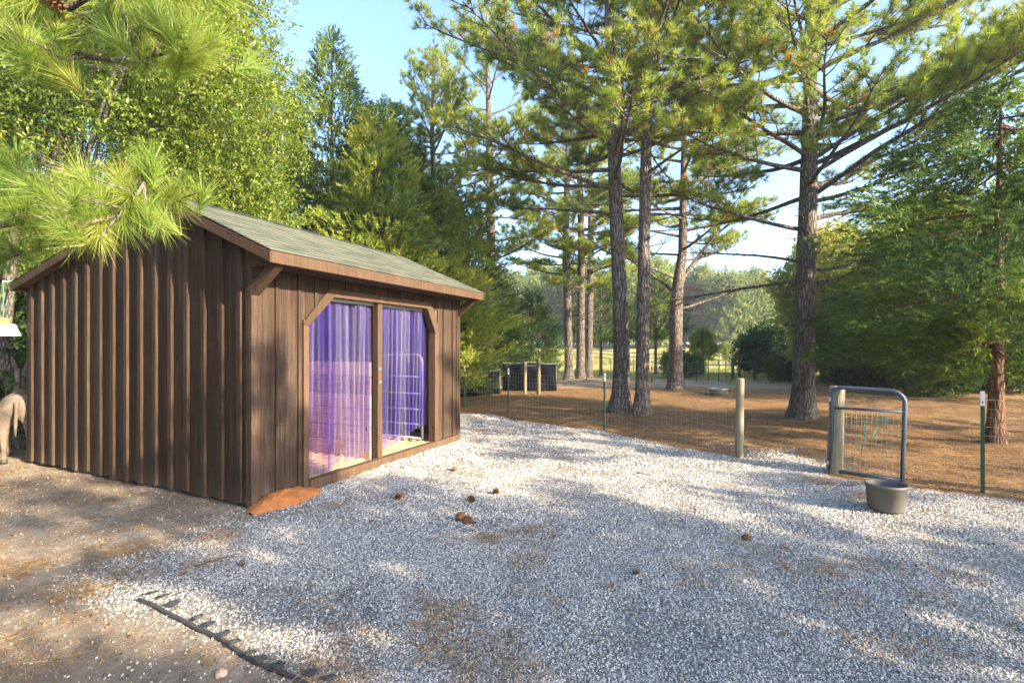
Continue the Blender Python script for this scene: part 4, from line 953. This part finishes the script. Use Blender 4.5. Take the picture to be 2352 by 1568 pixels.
bough([(-250, 560, 2.4), (0, 520, 2.3), (150, 480, 2.2), (260, 440, 2.1), (330, 420, 2.0)], .022,
      [(40, 420, 2.1, .1, -.6), (10, 470, 2.0, -.3, -.3), (100, 440, 2.2, .0, -.8), (170, 430, 2.15, .2, -.6), (130, 500, 2.0, .4, .0), (60, 520, 2.1, .1, .5), (220, 500, 2.0, .7, .1), (250, 460, 2.05, .5, -.3), (280, 410, 2.05, .1, -1.0), (300, 450, 1.95, .6, .1), (330, 380, 2.1, .2, -1.), (190, 550, 1.95, .3, .6), (230, 545, 1.9, .5, .5), (160, 545, 2.0, -.1, .6), (340, 500, 2.0, .9, .25), (290, 520, 2.0, .6, .5), (60, 470, 1.95, .2, .1), (5, 400, 2.2, -.2, -.7), (210, 410, 2.2, .1, -.9)])
bough([(-250, 640, 2.5), (-20, 600, 2.4), (100, 570, 2.3)], .016, [(20, 560, 2.3, .2, .3), (90, 560, 2.2, .4, .2), (-20, 600, 2.3, .1, .3)])
bough([(330, 500, 2.35), (300, 480, 2.3), (360, 440, 2.2), (400, 430, 2.2)], .012, [(400, 430, 2.15, .4, -.7), (420, 465, 2.15, .9, .2), (375, 515, 2.1, .8, .3)])
bough([(-200, 40, 2.2), (40, 90, 2.1), (200, 130, 2.0), (300, 145, 1.95), (420, 112, 1.9)], .018,
      [(100, 120, 1.9, -.3, -.9), (60, 150, 2.0, -.6, -.2), (130, 130, 1.95, .4, -.3), (430, 105, 1.85, .5, -.7), (470, 130, 1.9, .9, -.1), (455, 60, 1.9, .4, -1.), (380, 60, 2.0, 0, -1.), (330, 40, 2.0, -.2, -1.), (260, 60, 2.0, .1, -.8), (340, 150, 1.9, .2, .3), (20, 60, 2.1, -.3, -.8), (500, 90, 1.95, .8, -.3)])
bough([(-200, -60, 2.0), (80, -20, 1.9), (160, 20, 1.85), (240, -30, 1.85), (330, -80, 1.8)], .02,
      [(150, -10, 1.9, .0, -.6), (60, 10, 1.9, -.2, .4), (280, -20, 1.8, .4, .5), (350, -20, 1.85, .6, .4), (10, 0, 1.9, -.3, .3), (430, -10, 1.9, .5, .2), (520, -10, 1.95, .6, .2)])
br.build('boughs', M_BARK2, npine, smooth=True)
C = np.array([tuple(c) for c in C]); D = np.array([tuple(d) for d in D])
link('needles', tufts_mesh('needles', C, D, 78, .135, .0024, .7, 44, np.array(TI), .08, .014), M_NEEDLE_NEAR, npine)
# upper crown of the near pine, above the frame
cz = MB(); C2 = []; D2 = []
for i in range(26):
    P = path((0.1, 0, 5.2 + i * .15), i * 2.4, .25, 2.4 - i * .06, 5, .3, q); cz.tube(P, [.03, .026, .02, .014, .01, .005], 5, False)
    for k in range(22):
        a_, b_ = interp(P, q.uniform(.3, 1)); C2.append(tuple(a_ + Vector((q.gauss(0, .25), q.gauss(0, .25), q.gauss(0, .15))))); D2.append(tuple(b_ + Vector((q.gauss(0, .5), q.gauss(0, .5), .4))))
cz.build('upper_branches', M_BARK2, npine, smooth=True)
link('upper_crown', tufts_mesh('upper_needles', np.array(C2), np.array(D2), 30, .19, .005, .9, 45), M_NEEDLE_NEAR, npine)
# cone meshes
def cone_mesh(seed, open_=1.0):
    b = MB(); q_ = random.Random(seed)
    b.lathe([(.003, 0), (.008, .01), (.011, .03), (.008, .055), (.002, .068)], 8)
    for r_i in range(9):
        z_ = .006 + r_i * .0072; rr_ = .012 + .018 * math.sin(math.pi * (r_i + 1.2) / 10.5)
        for k in range(8):
            a = k * .785 + r_i * .42; el = .25 + .05 * r_i
            c_, s_ = math.cos(a), math.sin(a); o_ = Vector((c_, s_, 0)); t_ = Vector((-s_, c_, 0)); up = Vector((0, 0, 1))
            p0 = o_ * rr_ * .35 + up * z_; p1 = o_ * rr_ * 1.45 * open_ + up * (z_ + .006 + .006 * el); wv_ = .0065
            i0 = len(b.v); b.v += [p0 - t_ * wv_ * .5, p0 + t_ * wv_ * .5, p1 + t_ * wv_, p1 - t_ * wv_, p1 + up * .004]
            b.f += [[i0, i0 + 1, i0 + 2, i0 + 3], [i0 + 3, i0 + 2, i0 + 4]]
    me = bpy.data.meshes.new('pine_cone'); me.from_pydata([tuple(v_) for v_ in b.v], [], b.f); me.materials.append(M_CONE); return me
CM = [cone_mesh(1), cone_mesh(2, 1.15)]
for u, v, Y, s_ in ((385, 100, 1.88, 1.0), (140, 30, 1.85, 1.1)):
    o = link('pine_cone', CM[0], None, npine); p = nb(u, v, Y); o.location = p; o.rotation_euler = (R(25), R(-15), 0); o.scale = (s_,) * 3
# tree trunks at the left edge behind the donkeys
lt = broadleaf(ground_loc(-8.15, 8.0), [(0, 0, 3.4, 1.0, .9, .8)], 500, 12, .055, .02, .3, 121, 'crooked pale barked tree behind the donkeys at the left edge', tr=[(.25, 0, -.1), (.1, 0, .8), (-.15, 0, 1.6), (-.05, 0, 2.5), (.1, 0, 3.8)], rads=[.13, .12, .10, .09, .05], r0=.03)
for x_, y_, sc in ((-8.9, 10.2, 1.3), (-7.6, 9.6, 1.2), (-10.5, 9.5, 1.5)):
    copy_tree(shrub_a, ground_loc(x_, y_), x_, sc * 1.3, {-8.9: 'bush behind the donkeys at the left edge', -7.6: 'bush against the rear corner of the shed', -10.5: 'bush farthest left behind the donkeys'}[x_])

# ------------------------------------------------------------------ fences, gate, small things
# ---- wire fences
def tpost(parent, p, h=1.12, lean=0.0, cap=True, tdir=(1, 0)):
    b = MB(); t_ = Vector((tdir[0], tdir[1], 0)).normalized(); n_ = Vector((-t_.y, t_.x, 0))
    M_ = Matrix(((t_.x, n_.x, 0, p[0]), (t_.y, n_.y, 0, p[1]), (0, 0, 1, p[2]), (0, 0, 0, 1)))
    b.box(-.018, .018, -.0025, .0025, -.3, h - .16, M_); b.box(-.0025, .0025, .003, .03, -.3, h - .16, M_)
    for i in range(int(h * 14)): b.box(-.006, .006, -.007, -.003, .08 + i * .065, .10 + i * .065, M_)
    o = b.build('t_post', M_TPOST, parent)
    c_ = MB(); mat = M_WHITE if cap else M_TPOST
    c_.box(-.019, .019, -.004, .004, h - .1595, h, M_); c_.box(-.0035, .0035, .0045, .031, h - .1595, h, M_)
    c_.build('post_tip', mat, o)
    return o
def wpost(parent, p, h, r, mat=None, lean=(0, 0), seed=1, name='wood_post'):
    q_ = random.Random(seed); pts = []; rr_ = []
    for i in range(9):
        f = i / 8; pts.append((p[0] + lean[0] * f, p[1] + lean[1] * f, p[2] - .15 + (h + .15) * f)); rr_.append(r * (1.03 - .06 * f) * (1 + q_.uniform(-.02, .02)))
    pts.append((pts[-1][0], pts[-1][1], pts[-1][2] + .01)); rr_.append(r * .85)
    return MB().tube(pts, rr_, 16, True).build(name, mat or M_POST, parent, smooth=False, bevel=.002)
def wire_mesh(parent, a, b, h=1.0, z0=.03, dx=.10, dz=.10, r=.0014, sag=.02, name='wire_mesh'):
    a, b = Vector(a), Vector(b); L_ = (b - a).length; m_ = MB(); nn_ = max(1, int(L_ / dx)); d_ = (b - a) / nn_
    def P(i, z_): 
        f = i / nn_; p = a + (b - a) * f
        return Vector((p.x, p.y, p.z + z0 + z_ - sag * math.sin(math.pi * f) * (z_ / h)))
    for i in range(nn_ + 1): m_.tube([P(i, 0), P(i, h)], r, 3, False)
    k = int(h / dz)
    for j in range(k + 1):
        st = max(1, nn_ // 8); idxs = list(range(0, nn_, st)) + [nn_]
        m_.tube([P(i, j * h / k) for i in idxs], r * (1.25 if j in (0, k) else 1), 3, False)
    o = m_.build(name, M_WIRE, parent); o['kind'] = 'stuff'; return o
A_ = G(1167, 948); B_ = G(1388, 987); Cc = G(1697, 1048); Dd = G(1916, 1086); Ee = G(2257, 1128)
fz = lambda p, up=0: (p[0], p[1], gz(p[0], p[1]) + up)
f1 = empty('wire_fence', fz(B_), 0, 'welded wire fence from the shed corner to the round wood post at the gateway', 'fence', 'wire fences round the pen')
f1.location = (0, 0, 0)
S0 = Vector((-1.3, 13.4, 0))
dfa = (Cc - A_)
for p in (A_, B_): tpost(f1, fz(p), 1.13, tdir=(dfa.x, dfa.y))
tpost(f1, fz(S0), 1.13, tdir=(dfa.x, dfa.y))
wpost(f1, fz(Cc), 1.14, .058, seed=3, lean=(.02, 0))
for a, b in ((S0, A_), (A_, B_), (B_, Cc)): wire_mesh(f1, fz(a), fz(b), 1.0, dx=.051 * 2, dz=.10)
f2 = empty('wire_fence', (0, 0, 0), 0, 'wire fence from the thick gate post to the right edge of the view', 'fence', 'wire fences round the pen')
wpost(f2, fz(Dd), 1.10, .088, seed=5, lean=(.05, 0.02), name='gate_post')
tpost(f2, fz(Ee), 1.12, tdir=(1.1, -.9))
E2 = Vector((7.3, 4.0, 0)); tpost(f2, fz(E2), 1.12, tdir=(1.1, -.9))
for a, b in ((Dd, Ee), (Ee, E2)): wire_mesh(f2, fz(a), fz(b), 1.0, dx=.10, dz=.10, r=.0016)
# rear fence of thin dark posts
f3 = empty('wire_fence', (0, 0, 0), 0, 'thin wire fence on dark metal posts along the back of the pen', 'fence', 'wire fences round the pen')
prev = None
for u, Yb, cap in ((1085, 23.6, 1), (1162, 23.0, 1), (1280, 22.6, 0), (1347, 22.4, 0), (1403, 22.2, 0), (1455, 22.1, 0), (1497, 22.0, 0), (1533, 22.1, 0), (1568, 22.3, 0), (1599, 22.6, 0), (1627, 23.0, 0), (1651, 23.6, 0), (1667, 24.2, 0), (1683, 24.6, 0)):
    p = AT(u, Yb); q_ = fz(p); o = tpost(f3, q_, 1.15 if cap else 1.0, cap=bool(cap))
    if prev: wire_mesh(f3, prev, q_, .9, dx=.2, dz=.15, r=.003)
    prev = q_
# wooden gate posts with a rail at the pasture
g3 = empty('rail_gate', (0, 0, 0), 0, 'dark wooden posts with one rail standing at the back corner of the pen', 'fence')
wp = [fz(AT(u, 24.8)) for u in (1683, 1699, 1733)]
for i, (p, h_) in enumerate(zip(wp, (1.15, 1.28, .95))): wpost(g3, p, h_, .07, M_INNER, seed=i)
MB().tube([(wp[1][0], wp[1][1] - .06, wp[1][2] + .93), (wp[2][0], wp[2][1] - .06, wp[2][2] + .9)], .045, 8).build('rail', M_INNER, g3)
# pale rail fence across the pasture
g4 = empty('rail_fence', (0, 0, 0), 0, 'pale wooden three rail fence crossing the sunlit pasture', 'fence')
fp = [fz(AT(u, Y_)) for u, Y_ in ((1655, 40), (1592, 42.5), (1540, 45), (1494, 47.5), (1450, 50), (1404, 53), (1362, 56), (1310, 60))]
fp = [fz(AT(1745, 37.5)), fz(AT(1700, 38.5))] + fp
for i, p in enumerate(fp):
    o = MB().box(-.07, .07, -.07, .07, -.3, 1.3).build('rail_post', M_PALE, g4); o.location = p
for a, b in zip(fp[:-1], fp[1:]):
    for z_ in (.4, .8, 1.18):
        A3 = Vector(a) + Vector((0, -.09, z_)); B3 = Vector(b) + Vector((0, -.09, z_)); d_ = B3 - A3
        o = MB().box(0, d_.length, -.02, .02, -.06, .06).build('rail', M_PALE, g4); o.location = A3; o.rotation_euler = (0, -math.asin(d_.z / d_.length), math.atan2(d_.y, d_.x))
# dark tarp screens and the posts with a crossbar
def screen(p, q_, h, label, n_=20):
    p, q_ = Vector(fz(p)), Vector(fz(q_)); root = empty('tarp_screen', tuple(p), 0, label, 'screen', 'dark tarp screens in the pen')
    d_ = q_ - p; t_ = d_.normalized(); nm = Vector((-t_.y, t_.x, 0)); V = []
    for i in range(n_ + 1):
        for j in range(7):
            f = i / n_; z_ = h * j / 6 - .04 * math.sin(f * math.pi * 3) * (j / 6) * .6
            off = .04 * math.sin(f * 23 + j) + .02 * math.sin(f * 60)
            for s_ in (0,): V.append(d_ * f + nm * off + Vector((0, 0, z_ + .02)))
    ii = np.arange((n_ + 1) * 7).reshape(n_ + 1, 7); FF = np.stack([ii[:-1, :-1], ii[1:, :-1], ii[1:, 1:], ii[:-1, 1:]], -1).reshape(-1, 4)
    o = link('tarp', np_mesh('tarp', [tuple(v_) for v_ in V], FF, smooth=True), M_TARP, root)
    s = o.modifiers.new('thick', 'SOLIDIFY'); s.thickness = .01
    MB().tube([d_ * (i / n_) + Vector((0, 0, h + .03 - .03 * math.sin(i / n_ * math.pi * 3))) for i in range(n_ + 1)], .014, 6).build('top_hem', M_GALV, root)
    for f in (0, .5, 1): MB().tube([d_ * f + nm * .07 + Vector((0, 0, -.2)), d_ * f + nm * .07 + Vector((0, 0, h + .05))], .03, 8).build('stake', M_POST, root)
screen(AT(1040, 15.6), AT(1148, 16.0), .78, 'lower dark blue tarp screen next to the shed corner')
screen(AT(1156, 17.4), AT(1278, 17.8), .98, 'taller black tarp screen behind the two posts with a crossbar')
g5 = empty('post_frame', (0, 0, 0), 0, 'two pale round posts joined by a crossbar in front of the black tarp', 'post frame')
pa, pb = fz(AT(1206, 16.2)), fz(AT(1237, 16.2))
wpost(g5, pa, 1.05, .06, seed=8); wpost(g5, pb, 1.15, .07, seed=9)
MB().tube([(pa[0], pa[1], pa[2] + .92), (pb[0], pb[1], pb[2] + .95)], .035, 8).build('crossbar', M_POST, g5)
# round metal tank
p = fz(AT(1650, 16.9)); tk = empty('water_tank', p, 0, 'low round galvanised water tank on the pine straw', 'tank')
MB().lathe([(.0, .02), (.30, .02), (.30, .20), (.315, .21), (.315, .225), (.29, .225), (.288, .06), (0, .06)], 28).build('tank_wall', M_GALV, tk, smooth=True)
MB().lathe([(0, .17), (.287, .17)], 24).build('water', M_TARP, tk)
# tube gate standing open
gt = empty('tube_gate', (4.02, 6.22, gz(4.02, 6.22)), 0, 'open blue grey tube gate with wire mesh hanging on the thick wooden post', 'gate')
ge = Vector((4.60, 5.80)) - Vector((4.02, 6.22)); gl_ = ge.length; gt.rotation_euler = (0, R(1.5), math.atan2(ge.y, ge.x))
pth = [(0, .05), (0, .98)] + arc(.1, 1.0, .1, 180, 90) + [(gl_ - .14, 1.1)] + arc(gl_ - .14, .96, .14, 90, 0)[1:] + [(gl_, .05)]
MB().tube([(a, 0, b) for a, b in pth] + [(gl_ - .002, 0, .05), (0.002, 0, .05)], .024, 12).build('tube_frame', M_GATE, gt, smooth=True)
MB().tube([(.0, 0, .84), (gl_, 0, .86)], .017, 10).build('mid_rail', M_GATE, gt, smooth=True)
wm = MB()
for i in range(1, 14): wm.tube([(gl_ * i / 14, .018, .06), (gl_ * i / 14, .018, .85)], .0022, 3, False)
for j in range(1, 16): wm.tube([(.0, .018, .05 + j * .05), (gl_, .018, .05 + j * .05)], .002, 3, False)
o = wm.build('wire_mesh', M_WIRE, gt); o['kind'] = 'stuff'
for z_ in (.12, .92): MB().box(-.04, .0, -.02, .05, z_, z_ + .05).build('hinge', M_GALV, gt)
# green twine hanging on the gate
gp = Vector((4.02, 6.22, 0)); gd = Vector((ge.x, ge.y, 0)).normalized(); gn = Vector((gd.y, -gd.x, 0))
def gp_(f, z_, o_=.03): return gp + gd * gl_ * f + gn * o_ + Vector((0, 0, z_))
tw = MB().tube([gp_(.50, .72), gp_(.49, .6), gp_(.5, .5), gp_(.47, .42), gp_(.45, .28)], .0055, 5).tube([gp_(.50, .50), gp_(.58, .49, .05), gp_(.63, .56, .05), gp_(.68, .68), gp_(.72, .78), gp_(.78, .76), gp_(.80, .62)], .0055, 5).build('twine', M_TWINE, None, smooth=True)
tag(tw, 'green baling twine hanging in loops on the tube gate', 'twine')
# rubber feed tub
tx, ty = 3.63, 4.80
tb = empty('feed_tub', (tx + .02, ty, gz(tx, ty)), 0, 'round grey rubber feed tub standing below the tube gate', 'tub')
pr = [(0, .012), (.165, .012), (.176, .03), (.192, .235), (.205, .24), (.206, .262), (.198, .267), (.184, .255), (.168, .045), (0, .04)]
MB().lathe(pr, 36, sx=.87, sy=.85).build('tub_wall', M_RUBBER, tb, smooth=True)
MB().lathe([(.0, .05), (.138, .05)], 20).build('dregs', M_SAND, tb)
# garden edging
ed = empty('garden_edging', (0, 0, 0), 0, 'black plastic garden edging strip with square anchor tabs lying in the dirt', 'edging')
ep = [G(*q_) for q_ in ((318, 1383), (350, 1396), (395, 1416), (440, 1438), (500, 1464), (545, 1492), (600, 1520), (655, 1547), (715, 1580), (800, 1640))]
dn = [interp(ep, i / 40)[0] for i in range(41)]
dn = [Vector((p_.x, p_.y, gz(p_.x, p_.y))) for p_ in dn]
MB().tube([p_ + Vector((0, 0, .014)) for p_ in dn], .011, 8).build('strip_bead', M_BLACKP, ed, smooth=True)
b = MB()
for a, c_ in zip(dn[:-1], dn[1:]):
    i0 = len(b.v); t_ = (c_ - a).normalized(); n_ = Vector((-t_.y, t_.x, 0)) * .0015
    b.v += [a - n_ - Vector((0, 0, .06)), c_ - n_ - Vector((0, 0, .06)), c_ + n_ + Vector((0, 0, .01)), a + n_ + Vector((0, 0, .01))]; b.f.append([i0, i0 + 1, i0 + 2, i0 + 3])
b.build('strip_wall', M_BLACKP, ed)
for (u, v) in ((350, 1372), (373, 1380), (398, 1396), (452, 1428), (478, 1440), (512, 1464), (536, 1480), (572, 1500), (636, 1530), (712, 1556), (754, 1566), (596, 1512)):
    p_ = G(u, v); p_.z = gz(p_.x, p_.y); near_ = min(range(40), key=lambda i: (dn[i] - p_).length); t_ = (dn[near_ + 1] - dn[near_]).normalized(); an = math.atan2(t_.y, t_.x) + random.uniform(-.2, .2)
    tb_ = MB().prism([(-.024, -.022), (.026, -.022), (.02, .028), (-.018, .028)], .0, .004, 'z').box(-.010, -.006, -.012, .016, .004, .007).box(.006, .010, -.012, .016, .004, .007).build('anchor_tab', M_BLACKP, ed)
    tb_.scale = (1.2, 1.2, 1.2); tb_.location = p_ + Vector((0, 0, .024)); tb_.rotation_euler = (random.uniform(-.2, .2), random.uniform(-.2, .2), an)
# pine cones on the ground
cones = (((908, 1146), 1.1, 'pine cone lying alone in the sun right of the shed sill'), ((1086, 1149), .9, 'pine cone on the gravel at the edge of the shade'), ((1146, 1131), .85, 'pine cone on the gravel, the one farthest right of the sill cones'), ((1056, 1197), 1.15, 'left one of two touching pine cones in the shade'), ((1066, 1202), 1.1, 'right one of two touching pine cones in the shade'), ((1051, 1083), .8, 'small pine cone on sunlit gravel near the shed sill'), ((1084, 1202), .5, 'tiny cone just right of the touching pair'), ((1472, 1319), .7, 'dark small cone in the shade at the middle of the gravel'), ((1712, 1240), .7, 'small cone in the shade below the gateway'))
for (uv, s_, lab) in cones:
    p_ = G(*uv); o = link('pine_cone', CM[0 if s_ > .9 else 1], None, None); o.location = (p_.x, p_.y, gz(p_.x, p_.y) + .022 * s_); o.scale = (s_,) * 3
    o.rotation_euler = (R(90 + random.uniform(-20, 20)), 0, random.uniform(0, 6.28)); tag(o, lab, 'pine cone', 'pine cones on the gravel')
# dead leaves and twigs
def leafobj(uv, s_, lab):
    b = MB(); b.v += [Vector((-.05, 0, .0)), Vector((-.02, .016, .012)), Vector((.02, .018, .010)), Vector((.05, .0, .016)), Vector((.02, -.018, .004)), Vector((-.02, -.016, .006)), Vector((0, 0, .0))]
    b.f += [[0, 1, 6], [1, 2, 6], [2, 3, 6], [3, 4, 6], [4, 5, 6], [5, 0, 6]]
    p_ = G(*uv); o = b.build('dead_leaf', M_DEADLEAF, None); o.location = (p_.x, p_.y, gz(p_.x, p_.y) + .012); o.scale = (s_,) * 3; o.rotation_euler = (0, 0, random.uniform(0, 6.28)); tag(o, lab, 'leaf', 'dead leaves on the yard')
for a in (((556, 1301), 1.1, 'brown curled leaf on the gravel left of centre'), ((1268, 1163), .9, 'dark curled leaf on the gravel past the pine cones'), ((1402, 1352), .9, 'dark leaf in the shade at mid right'), ((1270, 1236), .8, 'leaf at the dark edge in the gravel middle'), ((855, 1196), 1.1, 'brown leaf in straw below the clay heap'), ((1800, 1262), .8, 'leaf in the shade far right of centre'), ((420, 1325), .9, 'brown leaf near the start of the garden edging')): leafobj(*a)
def twig(uv, L_, an, lab):
    p_ = G(*uv); P = []
    for i in range(5): x_ = p_.x + math.cos(an) * L_ * (i / 4 - .5); y_ = p_.y + math.sin(an) * L_ * (i / 4 - .5) + .01 * math.sin(i * 2); P.append((x_, y_, gz(x_, y_) + .012))
    o = MB().tube(P, [.006, .005, .0045, .004, .002], 6).tube([P[2], (P[2][0] + .05 * math.cos(an + .8), P[2][1] + .05 * math.sin(an + .8), P[2][2] + .01)], [.003, .0015], 5).build('twig', M_STICK, None, smooth=True); tag(o, lab, 'twig', 'twigs on the yard')
for a in (((1290, 1040), .25, .2, 'twig lying at the far side of the gravel'), ((1900, 1112), .3, .3, 'dark twig by the foot of the gate post'), ((1955, 1115), .22, -.2, 'twig between the gate post and the tub'), ((500, 1290), .28, .9, 'crooked twig on the thin gravel left of centre'), ((1480, 1090), .2, -.4, 'twig on the gravel in front of the round wood post')): twig(*a)
# small pink stone in the dirt
bm = bmesh.new(); bmesh.ops.create_icosphere(bm, subdivisions=2, radius=.028)
for v_ in bm.verts: v_.co *= 1 + random.uniform(-.15, .15); v_.co.z *= .6
me = bpy.data.meshes.new('stone'); bm.to_mesh(me); bm.free(); p_ = G(508, 1538)
o = link('stone', me, simple('pink_stone', (.5, .33, .25), .85), None, (p_.x, p_.y, gz(p_.x, p_.y) + .012)); tag(o, 'pinkish flat stone in the dirt at the bottom left', 'stone')
# hanging feeder on a bracket at the rear eave corner
cr = Vector((C0.x, C0.y, 0)) + Vector((d2.x, d2.y, 0)) * 4.74 + Vector((d1.x, d1.y, 0)) * (-.12)
hb = empty('hanging_feeder', (cr.x - .12, cr.y - .02, 1.75), 0, 'white hanging feeder with yellow cap on a green cord under the rear eave corner', 'feeder')
MB().lathe([(.0, .17), (.12, .165), (.13, .15), (.175, .02), (.185, .0), (.175, .0), (.12, .14), (0, .15)], 24).build('shade', M_WHITE, hb, smooth=True)
MB().lathe([(.0, .25), (.045, .25), (.06, .23), (.065, .171), (0, .171)], 16).build('cap', M_YELLOW, hb, smooth=True)
MB().tube([(0, 0, .25), (0, 0, .74)], .008, 6).build('cord', M_CORD, hb)
MB().tube([(0, 0, .745), (.0, 0, .76), (.17, .02, .76)], .012, 6).build('bracket', M_HOOK, hb)

# ---- donkeys (skinned figures)
def skin_animal(name, loc, rz, mat, label, s=1.0, head_turn=0.0):
    root = empty(name, loc, rz, label, 'donkey', 'donkeys behind the shed')
    V = []; E = []; RR = []
    def add(p, r, parent=None):
        V.append(tuple(q_ * s for q_ in p)); RR.append((r[0] * s, r[1] * s) if isinstance(r, tuple) else (r * s, r * s)); i = len(V) - 1
        if parent is not None: E.append((parent, i))
        return i
    # +x forward
    rump = add((-.36, 0, .80), (.155, .17)); tailb = add((-.50, 0, .80), (.09, .10), rump)
    mid = add((-.10, 0, .76), (.175, .20), rump); chest = add((.20, 0, .74), (.165, .20), mid); sh_ = add((.38, 0, .80), (.13, .16), chest)
    n1_ = add((.50, 0, .94), (.085, .12), sh_); n2_ = add((.60, 0, 1.08), (.065, .09), n1_); hd = add((.66, 0, 1.18), (.075, .085), n2_)
    f1_ = add((.78, 0, 1.10), (.062, .075), hd); mz = add((.92, 0, .98), (.045, .05), f1_); add((.96, 0, .95), (.04, .042), mz)
    for sgn in (-1, 1):
        e1 = add((.64, .05 * sgn, 1.27), .022, hd); e2 = add((.62, .08 * sgn, 1.38), .026, e1); add((.61, .10 * sgn, 1.46), .008, e2)
        h1 = add((-.38, .11 * sgn, .66), (.10, .13), rump); h2 = add((-.34, .13 * sgn, .50), (.062, .075), h1); h3 = add((-.44, .13 * sgn, .34), (.036, .042), h2); h4 = add((-.42, .13 * sgn, .12), .027, h3); add((-.40, .13 * sgn, .035), .034, h4)
        a1 = add((.30, .10 * sgn, .60), (.07, .08), chest); a2 = add((.31, .115 * sgn, .38), .04, a1); a3 = add((.31, .115 * sgn, .34), .036, a2); a4 = add((.30, .115 * sgn, .12), .026, a3); add((.31, .115 * sgn, .035), .033, a4)
    me = bpy.data.meshes.new('body'); me.from_pydata(V, E, []); me.materials.append(mat)
    o = link('body', me, None, root)
    md = o.modifiers.new('skin', 'SKIN'); md.use_smooth_shade = True
    for i, v_ in enumerate(me.skin_vertices[0].data): v_.radius = RR[i]; v_.use_root = (i == 0)
    sb = o.modifiers.new('sub', 'SUBSURF'); sb.levels = 2; sb.render_levels = 2
    for sgn in (-1, 1):
        for x_ in (-.40, .31): MB().lathe([(.0, .055), (.032, .055), (.040, .0), (0, 0)], 12, c=(x_ * s, (.13 if x_ < 0 else .115) * sgn * s, 0.0)).build('hoof', M_HOOF, root, smooth=True)
        MB().lathe([(0, -.012), (.012, 0), (0, .012)], 10, c=(.72 * s, .066 * sgn * s, 1.16 * s)).build('eye', M_HOOF, root, smooth=True)
    MB().tube([(-.52 * s, 0, .84 * s), (-.60 * s, 0, .70 * s), (-.60 * s, .01, .50 * s), (-.59 * s, .01, .38 * s)], [.03, .022, .018, .010], 8).build('tail', mat, root, smooth=True)
    mn = MB()
    for i in range(14):
        f = i / 13; mn.tube([(.40 * s + .24 * f * s, 0, (.96 + .28 * f) * s), (.37 * s + .24 * f * s, 0, (1.02 + .28 * f) * s)], [.02, .006], 5, False)
    mn.build('mane', M_HOOF, root)
    return root
skin_animal('donkey', (-7.22, 7.2, gz(-7.22, 7.2)), R(133), M_COAT_PALE, 'cream coated donkey seen from behind, cut off by the left edge', 1.0)
pos = C0 + d1 * .02 + d2 * 5.12
skin_animal('donkey', (-7.62, 8.05, gz(-7.62, 8.05)), .40, M_COAT_GREY, 'dark grey donkey half hidden behind the rear corner of the shed', .98)
# thin morning haze round the whole place
hz = MB().box(-950, 950, -450, 1250, -3, 20).build('haze', None, None)
m, t = newmat('haze_air'); n = N(t)
pv = n.n('ShaderNodeVolumePrincipled', {'Density': .0010, 'Color': (.86, .93, 1, 1), 'Anisotropy': .2})
mo = t.nodes.new('ShaderNodeOutputMaterial'); t.links.new(pv.outputs[0], mo.inputs['Volume'])
hz.data.materials.append(m); hz['kind'] = 'stuff'; hz['label'] = 'thin pale haze hanging over the yard and the pasture'
